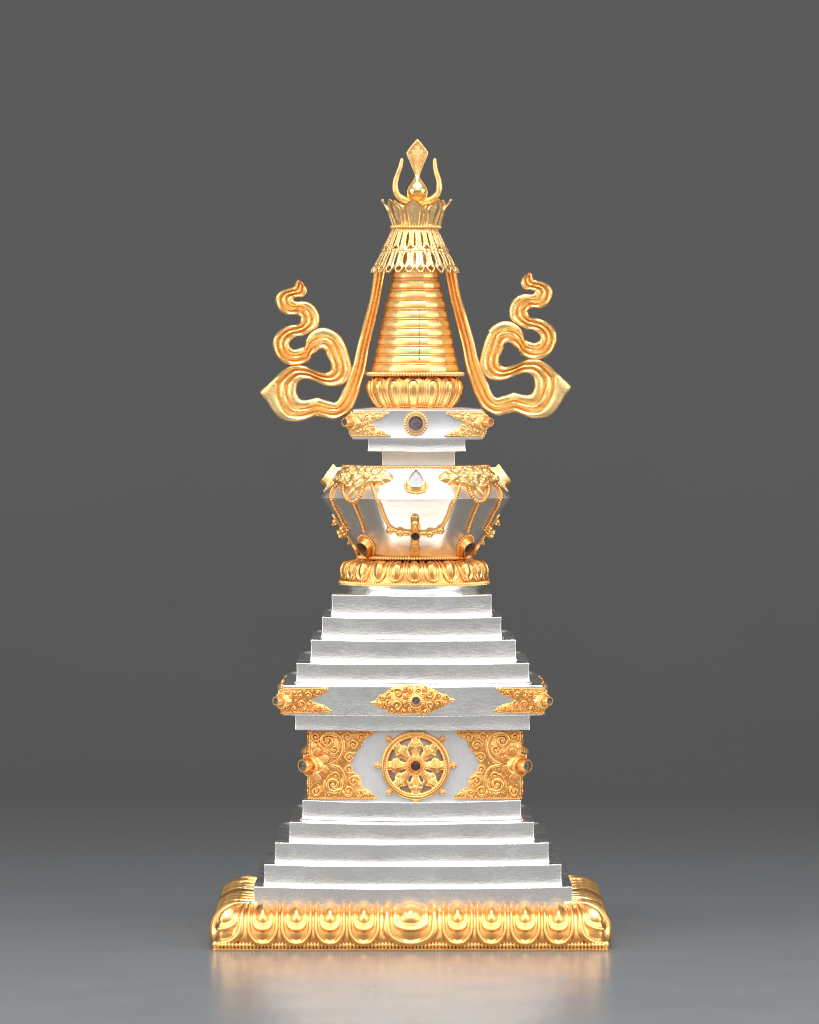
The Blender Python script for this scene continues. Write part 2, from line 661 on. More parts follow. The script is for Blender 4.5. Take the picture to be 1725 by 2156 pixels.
dl_fn = prof_fn([(112, zf(1184, 112)), (128, zf(1186.5, 120)), (141, zf(1193, 140)), (149, zf(1203, 148)), (152, zf(1214, 150)), (153, zf(1226, 150)), (154, zf(1230, 150))])
vv_ = np.linspace(0, 1, 24)
o_, z_ = dl_fn(vv_)
dome_lotus = MB().lathe(list(zip(o_, z_)), 120).build("lotus_ring", GOLDR, stupa, (DLX, 0, 0), fix=True)
round_petals(dome_lotus, dl_fn, 24, 1.0, GOLDR, hfun=prow_height, nu=48, nv=64)
bead_row(circle(157, zf(1231.5, 157)), 6.0, 4.6, GOLD, "bead_ring", dome_lotus, wide=0.48)
bead_row(circle(119, zf(1176, 119)), 5.6, 4.6, GOLD, "bead_ring", dome_lotus, wide=0.48)
zz = zf(1236, 155)
MB().lathe([(30, zz - 19), (150, zz - 19), (152, zz - 8), (154, zz - 5), (154, zz + 2), (150, zz + 3), (30, zz + 3)], 120).build("foot_disc", SILV, dome_lotus, sharp=50)

# --- dome -------------------------------------------------------------------
DX = cx(876)


def octo(th, p):
    s = np.zeros_like(th)
    for k in range(4):
        s = s + np.abs(np.cos(th - k * PI / 4)) ** p
    return 1.0 / s ** (1 / p)


_dp = [(zf(981, 150), 149.0), (zf(984, 152), 153.0), (zf(1000, 165), 164.0), (zf(1025, 180), 181.5), (zf(1048.5, 199), 197.8), (zf(1051, 199), 199.0),
       (zf(1053.5, 199), 197.4), (zf(1080, 180), 177.5), (zf(1110, 160), 156.0), (zf(1140, 138), 136.0), (zf(1170, 118), 117.5), (zf(1178, 115), 114.0)]
_dz = np.array([q[0] for q in _dp][::-1])
_dr = np.array([q[1] for q in _dp][::-1])
Z_EDGE, Z_TOP, Z_BOT = zf(1051, 199), zf(981, 150), zf(1178, 115)


def dome_r(th, z):
    a = np.interp(z, _dz, _dr)
    th = np.asarray(th, float) + 0 * np.asarray(z, float)
    o = octo(th, 38.0)
    b = np.clip(np.where(np.asarray(z) > Z_EDGE, 1 - sst(Z_EDGE + 5, Z_TOP - 6, np.asarray(z)), 1.0 - 0.75 * sst(Z_EDGE - 55, Z_BOT, np.asarray(z))), 0, 1)
    return a * (1 + (o - 1) * b)


def dome_pt(th, z, off=0.0):
    th = np.asarray(th, float)
    z = np.asarray(z, float)
    r = dome_r(th, z)
    p = np.stack([r * np.sin(th), -r * np.cos(th), z + 0 * th], axis=-1)
    if np.any(off):
        p = p + dome_n(th, z) * np.asarray(off)[..., None]
    return p


def dome_n(th, z):
    e = 0.012
    a = dome_pt(th + e, z) - dome_pt(th - e, z)
    b = dome_pt(th, z + 1.5) - dome_pt(th, z - 1.5)
    n = np.cross(a, b)
    return n / (np.linalg.norm(n, axis=-1)[..., None] + 1e-9)


def dome_at(px, py, zero=876.0):
    """angle and height of the dome surface seen at a drawing position"""
    x = px - zero
    z = zf(py, 100)
    for _ in range(4):
        lo, hi = -1.45, 1.45
        for _ in range(40):
            m = (lo + hi) / 2
            if float(dome_r(m, z)) * math.sin(m) < x:
                lo = m
            else:
                hi = m
        y = float(dome_r(lo, z)) * math.cos(lo)
        z = zf(py, y)
    return lo, z


nz = np.unique(np.concatenate([np.linspace(Z_BOT, Z_EDGE - 3, 40), np.linspace(Z_EDGE - 3, Z_EDGE + 3, 9), np.linspace(Z_EDGE + 3, Z_TOP, 30)]))
th = np.linspace(0, 2 * PI, 240, endpoint=False)
tt, zz2 = np.meshgrid(th, nz, indexing="ij")
mbd = MB().grid(dome_pt(tt, zz2), cu=True)
mbd.lathe([(148.5, Z_TOP - 0.2), (60, Z_TOP + 1.0), (10, Z_TOP + 1.0)], 120)
dome = mbd.build("dome", SILVD, stupa, (DX, 0, 0), fix=True, sharp=28)
bead_row(circle(154, zf(984, 154)), 4.6, 3.4, GOLDR, "bead_ring", dome, wide=0.5)


# --- framed jewels ----------------------------------------------------------
def frame_from_normal(n, up=(0, 0, 1)):
    n = np.asarray(n, float)
    n = n / np.linalg.norm(n)
    ex = np.cross(up, n)
    ex /= np.linalg.norm(ex)
    ey = np.cross(n, ex)
    return ex, ey, n


def teardrop(w, hgt, n=48):
    """outline, point at +y; w half width"""
    t = np.linspace(0, 2 * PI, n, endpoint=False)
    x = w * np.sin(t) * np.sin(t / 2) ** 1.25 * 1.22
    y = hgt * np.cos(t)
    return np.stack([x, y], axis=1)


def disc(r, n=36):
    t = np.linspace(0, 2 * PI, n, endpoint=False)
    return np.stack([r * np.sin(t), r * np.cos(t)], axis=1)


def place(c, fr, xy, d):
    ex, ey, n = fr
    xy = np.asarray(xy, float)
    return np.asarray(c) + xy[:, :1] * ex + xy[:, 1:2] * ey + np.asarray(d, float).reshape(-1, 1) * n


def bezel_mesh(c, fr, out, depth, wall=2.0, flare=0.0, base=0.0, sink=3.0):
    """collar wall around a stone"""
    s = 1 - wall / np.max(np.abs(out))
    rings = [(1.0 + base, -1.0), (1.0, depth * 0.5), (1.0 + flare, depth - 0.6), (1.0 + flare - 0.02, depth), (s + flare, depth), (s + flare - 0.01, depth - 0.6), (s, depth - sink - 1)]
    P = np.stack([place(c, fr, out * k, np.full(len(out), d)) for k, d in rings], axis=1)
    return MB().grid(P, cu=True), s


def stone_mesh(c, fr, out, s, d, dome_h=1.0):
    rings = [(1.0, 0), (0.8, dome_h * 0.45), (0.5, dome_h * 0.8), (0.2, dome_h), (0.01, dome_h)]
    P = np.stack([place(c, fr, out * s * k, np.full(len(out), d + q)) for k, q in rings], axis=1)
    return MB().grid(P, cu=True)


def jewel(parent, c, fr, out, depth, stone, wall=2.0, flare=0.0, base=0.0, sink=3.0, beads=None, gold=None, bead_off=1.5, ring_lift=1.0, part=None, dome_h=1.0):
    """bezel part with stone and bead ring below it"""
    gold = gold or GOLD
    mb, s = bezel_mesh(c, fr, out, depth, wall, flare, base, sink)
    if part:
        bz = mb.build(part, gold, parent, loc=JLOC[0], fix=True, sharp=40)
        tgt, loc = bz, (0, 0, 0)
    else:
        bz = mb.build("bezel", gold, parent, fix=True, sharp=40)
        tgt, loc = parent, (0, 0, 0)
    stone_mesh(c, fr, out, s, depth - sink, dome_h).build("gemstone", stone, tgt, loc, fix=True)
    if beads:
        k, step, r = beads
        ring = place(c, fr, k, np.full(len(k), ring_lift))
        bead_row(ring, step, r, gold, "bead_ring", tgt, loc, wide=0.5, up=fr[2])
    return bz


JLOC = [(0, 0, 0)]

# tear shaped jewels on the shoulder (front, left, right)
JLOC[0] = (DX, 0, 0)
for k, st in ((0, ST_PALE), (-1, ST_GREY), (1, ST_PALE)):
    t0 = k * PI / 2
    zc_ = zf(1012, 172)
    c = dome_pt(np.array(t0), np.array(zc_))
    n = dome_n(np.array(t0), np.array(zc_))
    fr = frame_from_normal(n)
    o = teardrop(19, 23)
    ring = teardrop(25.5, 27.5)
    ring[:, 1] -= 5
    jewel(stupa, c, fr, o, 12 if k == 0 else 20, st, 2.2, flare=0.06, base=0.32, sink=4, beads=(ring, 5.0, 3.4), part="tear_jewel")

# dark tear jewels low on the diagonals
for k, st in ((-1, ST_DARK), (1, ST_DARK)):
    for fb in (0, 1):
        t0 = k * (PI / 4 + 0.10 + fb * (PI / 2 - 0.2))
        zc_ = zf(1152, 122)
        c = dome_pt(np.array(t0), np.array(zc_))
        n = dome_n(np.array(t0), np.array(zc_))
        fr = frame_from_normal(n)
        o = teardrop(18, 21)
        o[:, 1] *= -1
        ring = teardrop(23.5, 27)
        ring[:, 1] *= -1
        jewel(stupa, c, fr, o[::-1], 17, st, 2.0, sink=4, base=0.28, beads=(ring, 5.0, 3.3), gold=GOLDR, part="tear_jewel")


# lion-face masks on the diagonals
def mask_mesh(seed):
    r = np.random.default_rng(seed)
    nu, nv = 130, 70
    u = np.linspace(-1, 1, nu)
    v = np.linspace(-1, 1, nv)
    uu, vv = np.meshgrid(u, v, indexing="ij")
    au = np.abs(uu)
    top = 0.95 - 0.55 * au ** 2.2
    bot = -0.55 - 0.40 * np.exp(-(au / 0.26) ** 4) + 0.1 * np.cos(au * 11) * (au < 0.8) + 0.30 * sst(0.55, 1.0, au)
    mid = (top + bot) / 2
    half = (top - bot) / 2
    q = np.sqrt(np.clip(((vv - mid) / np.maximum(half, 0.05)) ** 4 + au ** 8, 0, 9))
    inside = sst(1.0, 0.78, q)
    h = np.zeros_like(uu)
    for k in range(7):
        f = 4 + 2.2 * k
        ph = r.uniform(0, 6, 4)
        h += np.abs(np.sin(f * uu * 1.5 + 1.6 * np.sin(f * 0.6 * vv + ph[0]) + ph[1]) * np.cos(f * 0.62 * vv + 1.2 * np.sin(f * 0.5 * uu + ph[2]) + ph[3])) / (k + 1.5)
    h = 3.2 + 5.2 * h
    # brow, eyes, nose, cheeks
    for ex in (-0.17, 0.17):
        d = np.sqrt(((uu - ex) / 0.10) ** 2 + ((vv - 0.28) / 0.17) ** 2)
        h = np.where(d < 1.5, 6 + 4.5 * np.exp(-((d - 1.0) / 0.3) ** 2) - 3.5 * np.exp(-(d / 0.5) ** 2), h)
    d = np.sqrt((uu / 0.10) ** 2 + ((vv + 0.02) / 0.2) ** 2)
    h = h + 5.0 * np.exp(-d ** 2)
    for ex in (-0.42, 0.42, -0.75, 0.75):
        d = np.sqrt(((uu - ex) / 0.16) ** 2 + ((vv - (0.1 if abs(ex) < 0.5 else -0.05)) / 0.26) ** 2)
        h = h + 3.0 * np.exp(-((d - 0.8) / 0.28) ** 2) - 2.0 * np.exp(-(d / 0.4) ** 2)
    h = h * inside + (-2.5) * (1 - inside) + 3.0 * inside
    return uu, vv, h


def add_mask(k):
    uu, vv, h = mask_mesh(5 + k)
    t0 = k * PI / 4 * 0.98
    zmid = zf(1009, 140)
    thm = t0 + uu * 0.50
    zm = zmid + vv * 25
    # stay on the shoulder
    mb = MB()
    P = dome_pt(thm, np.minimum(zm, Z_TOP - 2), 0.0)
    n = dome_n(np.full_like(thm, t0), np.full_like(zm, zmid))
    P = P + n * h[..., None]
    P[..., 2] += np.maximum(zm - (Z_TOP - 2), 0) * 0.2
    mb.grid(P)
    m = mb.build("lion_mask", GOLDC, stupa, (DX, 0, 0), fix=True)
    # tongue hanging below
    zt = zf(1037, 150)
    c = dome_pt(np.array(t0), np.array(zt))
    fr = frame_from_normal(dome_n(np.array(t0), np.array(zt)))
    o = teardrop(9.5, 14)
    o[:, 1] *= -1
    rings = [(1.0, -1), (0.96, 3), (0.8, 6), (0.45, 8.5), (0.05, 7.5)]
    P = np.stack([place(c, fr, o[::-1] * s, np.full(len(o), d)) for s, d in rings], axis=1)
    MB().grid(P, cu=True).build("tongue", GOLDC, m, fix=True)
    return m


for k in (-1, 1):
    add_mask(k)
for k in (-3, 3):
    add_mask(k)


def P5(zx, zy):
    return 636.1 + 0.28125 * zx, 959.6 + 0.28125 * zy


def dome_string(zpts):
    out = []
    for a, b in zpts:
        out.append(dome_at(*P5(a, b)))
    return np.array(out)


strA = dome_string([(532, 225), (552, 290), (580, 350), (602, 400), (622, 455), (648, 512), (662, 530)])
strC = dome_string([(268, 222), (240, 250), (224, 285), (232, 330), (250, 380), (280, 430), (308, 490), (330, 525), (345, 548)])
strB = dome_string([(392, 345), (415, 400), (438, 455), (458, 510), (472, 560)])
strL = dome_string([(322, 215), (318, 275), (338, 318), (388, 342), (432, 315), (458, 265), (468, 220)])


def string_obj(tz, step, r):
    c = resample(crom(tz, 8), 0.004)
    p = dome_pt(c[:, 0], c[:, 1], np.full(len(c), 2.4))
    bead_row(p, step, r, GOLDR, "bead_string", stupa, (DX, 0, 0), wide=0.52, closed=False, up=(0.0, -1, 0.2))


def flipq(tz, quad):
    t = tz.copy()
    if quad == 0:
        return t
    if quad == 1:
        t[:, 0] = -PI / 2 - t[:, 0]
    if quad == 2:
        t[:, 0] = -t[:, 0]
    if quad == 3:
        t[:, 0] = PI / 2 + t[:, 0]
    return t


for q in (0, 2):
    string_obj(flipq(strA, q), 5.2, 4.0)
    string_obj(flipq(strC, q), 5.2, 4.0)
for q in (0, 2):
    string_obj(flipq(strB, q), 5.2, 4.0)
    string_obj(flipq(strL, q), 5.6, 4.2)


# cross pendants
def cross_pendant(k):
    t0 = k * PI / 2

    def at(px, py, lift):
        a, z = dome_at(px, py)
        c = dome_pt(np.array(a), np.array(z), np.array(lift))
        ca, sa = math.cos(t0), math.sin(t0)
        return np.array([c[0] * ca - c[1] * sa, c[0] * sa + c[1] * ca, c[2]])
    mb = MB()
    rows = [P5(652, 535), P5(700, 560), P5(745, 568), P5(800, 575), P5(845, 580), P5(900, 578), P5(945, 575), P5(1000, 562), P5(1050, 540)]
    pts = crom([at(x, y, 2.5) for x, y in rows], 5)
    mb.tube(pts, np.full(len(pts), 5.6), normal=(math.sin(t0), -math.cos(t0), 0), flat=0.8, n=8)
    pts = crom([at(*P5(845, yy), 2.5) for yy in (445, 480, 530, 600, 640, 670, 700, 730, 755)], 4)
    w = np.interp(np.linspace(0, 1, len(pts)), [0, 0.12, 0.3, 0.5, 0.62, 0.8, 0.93, 1], [5, 9, 7, 9, 8, 12, 7, 1.0])
    mb.tube(pts, w, normal=(math.sin(t0), -math.cos(t0), 0), flat=0.6, n=10)
    for (zx, zy, r, l) in ((662, 552, 8.0, 3), (735, 570, 8.6, 3), (955, 577, 8.6, 3), (1034, 552, 8.4, 3), (846, 495, 8.4, 7), (840, 648, 6.5, 5)):
        c = at(*P5(zx, zy), l)
        mb.ball(c, r)
        # little eyed granule
        c2 = at(*P5(zx, zy + 4), l + r * 0.85)
        mb.ball(c2, r * 0.42)
    a, z = dome_at(*P5(848, 585))
    n0 = dome_n(np.array(0.0), np.array(z))
    cr = mb.build("cross_pendant", GOLDF, stupa, (DX, 0, 0), fix=True)
    c = at(*P5(848, 578), 3.0)
    ca, sa = math.cos(t0), math.sin(t0)
    n = np.array([n0[0] * ca - n0[1] * sa, n0[0] * sa + n0[1] * ca, n0[2] * 0.6])
    jewel(cr, c, frame_from_normal(n), disc(10.5), 15, ST_DARK, 1.8, sink=3, gold=GOLD)
    return cr


for k in (0, -1, 1):
    cross_pendant(k)


# --- harmika (square block between dome and spire) -----------------------------
tier("harmika_neck", 803, 960, 947, 984, SILVD, seed=61, sink=6, hollow=2.0, sag=0.6)
tier("harmika_ledge", 774, 981.5, 921, 950.5, SILV, seed=62, sink=0, hollow=1.5, sag=0.8)
HX = cx(879.5)
h_h = hw(742, 1017)
hz1, hz0 = zf(863, h_h), zf(924, h_h)
harmika = square_ring([(h_h - 4, hz0 - 1), (h_h - 1, hz0 - 1), (h_h, hz0), (h_h, hz0 + 4), (h_h - 1.2, hz0 + 6), (h_h - 1.2, hz1 - 3),
                       (h_h, hz1 - 1), (h_h - 0.8, hz1), (h_h - 8, hz1 + 0.6), (h_h - 40, hz1 + 4)], seed=63, sag=0.8).build("harmika", SILVM, stupa, (HX, 0, 0), sharp=50)


# --- filigree ---------------------------------------------------------------
def poly_plate(mb, pts, d0, d1, fr, c):
    """flat plate with bevelled edge, outline pts in plane coordinates (may be concave)"""
    pts = np.asarray(pts, float)
    cen = pts.mean(axis=0)
    # inset towards local normal
    nxt, prv = np.roll(pts, -1, 0), np.roll(pts, 1, 0)
    t = nxt - prv
    nrm = np.stack([t[:, 1], -t[:, 0]], axis=1)
    nrm /= np.linalg.norm(nrm, axis=1)[:, None] + 1e-9
    area = 0.5 * np.sum(pts[:, 0] * nxt[:, 1] - nxt[:, 0] * pts[:, 1])
    if area > 0:
        nrm = -nrm
    ins = pts + nrm * 1.2
    o = mb.n
    k = len(pts)
    A = place(c, fr, pts, np.full(k, d0))
    B = place(c, fr, pts, np.full(k, d1 - 1.0))
    C_ = place(c, fr, ins, np.full(k, d1))
    mb.add(np.concatenate([A, B, C_]), [(i, (i + 1) % k, k + (i + 1) % k, k + i) for i in range(k)] +
           [(k + i, k + (i + 1) % k, 2 * k + (i + 1) % k, 2 * k + i) for i in range(k)])
    from mathutils.geometry import tessellate_polygon
    tris = tessellate_polygon([[Vector((p[0], p[1], 0)) for p in ins]])
    mb.f.extend([tuple(o + 2 * k + i for i in tr) for tr in tris])


def spiral(mb, fr, c, x, y, r, a0=0.0, turns=1.6, sgn=1, lift=3.0, w=None, tail=None):
    """scroll: a band that winds in to a round boss"""
    w = w or r * 0.36
    n = int(16 * turns) + 8
    t = np.linspace(0, 1, n)
    rad = r * (1 - t) ** 0.9 + 0.04 * r
    a = a0 + sgn * 2 * PI * turns * t
    xy = np.stack([x + rad * np.cos(a), y + rad * np.sin(a)], axis=1)
    ww = w * (1.0 - 0.55 * t)
    hh = lift + 0.5 + 2.6 * t
    if tail is not None:
        tx = crom([tail[0], tail[1], xy[0], xy[2]], 7)[:14]
        k0 = len(tx)
        xy = np.vstack([tx, xy])
        ww = np.concatenate([np.linspace(w * 0.5, w, k0), ww])
        hh = np.concatenate([np.linspace(lift * 0.6, lift, k0), hh])
    p = place(c, fr, xy, hh)
    mb.tube(p, ww, normal=fr[2], flat=0.85, n=7)
    mb.ball(place(c, fr, [(x, y)], [lift + (2.2 if r > 8 else 2.8)])[0], r * (0.27 if r > 8 else 0.42), None, 9, 7)


def rope(mb, fr, c, p0, p1, lift, r, step):
    p0, p1 = np.array(p0, float), np.array(p1, float)
    n = max(2, int(np.linalg.norm(p1 - p0) / step))
    for i in range(n):
        q = p0 + (p1 - p0) * (i + 0.5) / n
        ctr = place(c, fr, [q], [lift])[0]
        ex, ey, nn = fr
        d = (p1 - p0) / np.linalg.norm(p1 - p0)
        tdir = d[0] * ex + d[1] * ey
        b = np.cross(nn, tdir)
        tl = tdir * 0.75 + b * 0.66
        tb = np.cross(nn, tl)
        mb.ball(ctr, (step * 0.5, r * 1.15, r), np.stack([tl, tb, nn], axis=1), 7, 5)


FR_FRONT = (np.array([1.0, 0, 0]), np.array([0, 0, 1.0]), np.array([0, -1.0, 0]))
FR_LEFT = (np.array([0, -1.0, 0]), np.array([0, 0, 1.0]), np.array([-1.0, 0, 0]))   # x runs towards the front
# corner pieces are modelled at the front-left corner; for the left face "inwards" runs to +y
FR_LEFT_IN = (np.array([0, 1.0, 0]), np.array([0, 0, 1.0]), np.array([-1.0, 0, 0]))


def inside_poly(x, y, pts):
    c = False
    k = len(pts)
    for i in range(k):
        x1, y1 = pts[i]
        x2, y2 = pts[(i + 1) % k]
        if (y1 > y) != (y2 > y) and x < (x2 - x1) * (y - y1) / (y2 - y1) + x1:
            c = not c
    return c


def grains(mb, fr, c, outline, spirals, thick):
    """chased background: small leaf-like grains between the scrolls"""
    xs = [p[0] for p in outline]
    ys = [p[1] for p in outline]
    pts = np.asarray(outline, float)
    done = []
    for _ in range(900):
        x, y = rng.uniform(min(xs), max(xs)), rng.uniform(min(ys), max(ys))
        r = rng.uniform(1.2, 2.4)
        if not inside_poly(x, y, outline) or np.min(np.hypot(pts[:, 0] - x, pts[:, 1] - y)) < 2.5:
            continue
        if any(math.hypot(x - q[0], y - q[1]) < q[2] * 1.12 + r for q in spirals) or any(math.hypot(x - q[0], y - q[1]) < q[2] + r for q in done):
            continue
        done.append((x, y, r))
        a = rng.uniform(0, PI)
        ex, ey, n = fr
        lx = math.cos(a) * ex + math.sin(a) * ey
        mb.ball(place(c, fr, [(x, y)], [thick])[0], (r * 1.5, r * 0.8, 1.9), np.stack([lx, np.cross(n, lx), n], axis=1), 7, 5)


def corner_panel(half, zmid, outline, spirals, ropes, thick, extra=None, stems=()):
    """outline etc. are (inward from the corner, up from zmid); built on both faces of the corner"""
    mb = MB()
    for fr, c in ((FR_FRONT, (-half, -half, zmid)), (FR_LEFT_IN, (-half, -half, zmid))):
        c = np.array(c, float)
        poly_plate(mb, outline, -1.0, thick, fr, c)
        grains(mb, fr, c, outline, spirals, thick)
        for s in spirals:
            spiral(mb, fr, c, *s[:3], a0=s[3], sgn=s[4], turns=s[5], lift=thick + 0.8, tail=s[6] if len(s) > 6 else None)
        for p0, p1, r, st in ropes:
            rope(mb, fr, c, p0, p1, thick + 0.5, r, st)
        for pts, w0 in stems:
            q = crom(pts, 8)
            t = np.linspace(0, 1, len(q))
            mb.tube(place(c, fr, q, np.full(len(q), thick + 0.8)), w0 * (0.4 + 0.6 * np.sin(PI * (0.15 + 0.8 * t))), normal=fr[2], flat=0.8, n=7)
        if extra:
            extra(mb, fr, c, thick)
    return mb


def corner_jewel(parent, half, zmid, r, depth, back, stone, ring_r, step, br, gold=GOLD):
    n = np.array([-1, -1, 0.0]) / math.sqrt(2)
    c = np.array([-half, -half, zmid]) + n * back
    # seat cone under the collar
    fr = frame_from_normal(n)
    o = disc(r)
    P = np.stack([place(c, fr, o / r * rr, np.full(len(o), d)) for rr, d in ((ring_r * 1.04, -ring_r * 0.95), (ring_r * 1.0, -1.0), (ring_r * 0.85, 1.0), (r, 1.5))], axis=1)
    MB().grid(P, cu=True).build("jewel_seat", gold, parent, fix=True)
    mb, s = bezel_mesh(c, fr, o, depth, r * 0.27, 0.03, 0.1, 2.5)
    mb.build("bezel", gold, parent, fix=True, sharp=40)
    stone_mesh(c, fr, o, s, depth - 2.5, 0.8).build("gemstone", stone, parent, fix=True)
    bead_row(place(c, fr, disc(ring_r), np.full(36, 0.5)), step, br, gold, "bead_ring", parent, wide=0.5, up=fr[2])


# drum corner panels: measured from the corner column 653, middle row 1611
dm = zf(1611.5, drum_h)


def q1(zx, zy):
    return (625.3 + 0.1 * zx - 655.5, -(1520.2 + 0.1 * zy - 1611.5))


outl = [(0, 70.5), q1(900, 205), q1(1640, 215), q1(1560, 300), q1(1395, 390), q1(1360, 520), q1(1270, 620), q1(1200, 705), q1(1150, 800), q1(1120, 880),
        q1(1170, 990), q1(1220, 1070), q1(1320, 1140), q1(1365, 1250), q1(1370, 1360), q1(1480, 1400), q1(1580, 1480), q1(1690, 1600), q1(900, 1600), (0, -69)]


def sp_(zx, zy, zr, a0, sg, tn, t0=None, t1=None):
    x, y = q1(zx, zy)
    return (x, y, zr * 0.1, math.radians(a0), sg, tn) + (((q1(*t0), q1(*t1)),) if t0 else ())


spir = [sp_(405, 320, 92, -30, -1, 1.7, (560, 420), (500, 400)), sp_(660, 400, 150, 60, 1, 1.6, (960, 640), (900, 330)), sp_(790, 590, 100, 200, 1, 1.6, (560, 600), (680, 670)),
        sp_(1065, 330, 90, 180, -1, 1.5, (985, 560), (960, 420)), sp_(1190, 490, 98, 200, -1, 1.7), sp_(1345, 335, 82, 0, 1, 1.5), sp_(1105, 750, 98, 30, 1, 1.7, (1250, 640), (1180, 670)),
        sp_(1105, 985, 92, -60, -1, 1.6, (1270, 1140), (1190, 1090)), sp_(1195, 1240, 105, 30, 1, 1.7, (1180, 1090), (1300, 1150)), sp_(1090, 1430, 108, 200, 1, 1.6, (980, 1250), (985, 1400)),
        sp_(1320, 1480, 85, 160, 1, 1.5), sp_(410, 1450, 92, 60, -1, 1.6, (650, 1480), (520, 1370)), sp_(775, 1310, 150, -40, -1, 1.7, (960, 1180), (900, 1440)), sp_(825, 1135, 78, 150, -1, 1.4, (620, 1230), (680, 1120)),
        sp_(560, 330, 45, 0, 1, 1.2), sp_(905, 1480, 50, 0, 1, 1.2), sp_(1510, 1520, 40, 0, 1, 1.2), sp_(1480, 270, 34, 0, 1, 1.2)]
stems = [([q1(680, 890), q1(860, 800), q1(965, 640), q1(985, 470), q1(1000, 330)], 4.2), ([q1(700, 905), q1(880, 950), q1(990, 1090), q1(990, 1300), q1(930, 1440), q1(760, 1490)], 4.6),
         ([q1(560, 330), q1(700, 240), q1(860, 300), q1(950, 480)], 3.6), ([q1(600, 1230), q1(600, 1400), q1(700, 1480)], 3.2)]


def flower(mb, fr, c, thick):
    for zx, zy, ang in ((435, 620, 55), (600, 770, 22), (590, 980, -20), (435, 1165, -55)):
        x, y = q1(zx, zy)
        ex, ey, n = fr
        a = math.radians(ang)
        lx = math.cos(a) * ex + math.sin(a) * ey
        ly = np.cross(n, lx)
        mb.ball(place(c, fr, [(x, y)], [thick + 0.8])[0], (10.5, 9.0, 2.6), np.stack([lx, ly, n], axis=1), 18, 8)
        # rim and veins
        t = np.linspace(-2.2, 2.2, 18)
        rim = [(x + 10.2 * math.cos(q) * math.cos(a) - 9 * math.sin(q) * math.sin(a), y + 10.2 * math.cos(q) * math.sin(a) + 9 * math.sin(q) * math.cos(a)) for q in t]
        mb.tube(place(c, fr, rim, np.full(18, thick + 1.6)), 1.2, normal=n, n=6)
        for o in (-5, -2.5, 0, 2.5, 5):
            pa = (x - 6 * math.cos(a) - o * math.sin(a), y - 6 * math.sin(a) + o * math.cos(a))
            pb = (x + 7 * math.cos(a) - o * math.sin(a), y + 7 * math.sin(a) + o * math.cos(a))
            mb.tube(place(c, fr, [pa, ((pa[0] + pb[0]) / 2, (pa[1] + pb[1]) / 2), pb], [thick + 2.4, thick + 3.6, thick + 2.2]), 0.6, normal=n, n=5)


ropes = [((0, 69), q1(1600, 205), 2.6, 3.6), ((-1, -68.5), q1(1600, 1590), 2.8, 3.8), ]
mb = corner_panel(drum_h, dm, outl, spir, ropes, 3.2, flower, stems)
panel = mb.build("filigree_panel", GOLDF, stupa, (drum_x, 0, 0), fix=True, sharp=60)
corner_jewel(panel, drum_h, dm, 13.5, 22, 2, ST_GREY, 22, 4.6, 2.8, GOLDR)
for s in range(1, 4):
    dup_tree(panel, stupa, s * PI / 2)


# frieze corners: corner column 594, rows 1451..1502
def q2(zx, zy):
    return (539 + 0.125 * zx - 593.5, -(1390.8 + 0.125 * zy - 1475.5))


out2 = [(0, 24.5), q2(900, 478), q2(1215, 448), q2(1150, 530), q2(1075, 590), q2(960, 625), q2(900, 660), q2(960, 705), q2(1100, 740), q2(1200, 800), q2(1275, 850), q2(1220, 872), q2(900, 868), (0, -27)]


def small_spirals(qf, lst):
    out = []
    for i, (a, b, r) in enumerate(lst):
        x, y = qf(a, b)
        out.append((x, y, r, 1.3 * i, 1 if i % 2 else -1, 1.35))
    return out


sp2 = small_spirals(q2, [(635, 545, 6.6), (722, 590, 7.2), (865, 592, 7.0), (1018, 545, 6.6), (632, 808, 6.4), (740, 735, 7.0), (878, 738, 7.2), (1030, 785, 7.0),
                         (560, 625, 5.2), (480, 560, 5.0), (500, 790, 5.4), (800, 820, 4.4), (790, 520, 4.2), (930, 520, 4.0), (560, 710, 4.2), (1110, 820, 3.6), (935, 828, 4.2), (655, 670, 4.0)])
rp2 = [((0, 23.5), q2(1130, 475), 1.8, 2.8), ((0, -25.5), q2(1180, 862), 1.8, 2.8)]
fm = zf(1475.5, fr_h)
mb = corner_panel(fr_h, fm, out2, sp2, rp2, 2.6)
cor = mb.build("corner_ornament", GOLDF, stupa, (fr_x, 0, 0), fix=True, sharp=60)
corner_jewel(cor, fr_h, fm, 9.2, 17, 3, ST_GREY, 15.5, 4.2, 2.5)
for s in range(1, 4):
    dup_tree(cor, stupa, s * PI / 2)


# lozenge ornaments in the middle of the frieze
def q3(zx, zy):
    return (754.7 + 0.1375 * zx - 875.5, -(1423 + 0.1375 * zy - 1475.0))


out3 = [q3(200, 412), q3(330, 330), q3(430, 250), q3(550, 165), q3(700, 140), q3(860, 148), q3(1000, 145), q3(1130, 200), q3(1340, 310), q3(1470, 372), q3(1310, 460), q3(1120, 560), q3(860, 582), q3(540, 585), q3(380, 510)]
loz_x = 875.5 - 869.0
mb = MB()
c0 = np.array([loz_x, -fr_h, zf(1475.0, fr_h)])
poly_plate(mb, out3, -1, 2.4, FR_FRONT, c0)
LSP = small_spirals(q3, [(365, 325, 6.6), (475, 305, 6.2), (610, 262, 9.5), (715, 195, 6.2), (810, 225, 6.2), (910, 235, 5.6), (1005, 205, 6.2), (1095, 272, 8.6), (1225, 312, 6.6), (1320, 330, 5.6), (350, 430, 6.2),
                            (475, 420, 7.2), (600, 460, 10.0), (715, 415, 6.6), (700, 535, 6.6), (800, 520, 5.6), (905, 530, 5.6), (1015, 540, 6.6), (1095, 450, 8.6), (1210, 425, 7.6), (720, 310, 6.2), (1325, 412, 4.2), (1000, 310, 6.0), (1005, 430, 6.0), (520, 520, 5.0)])
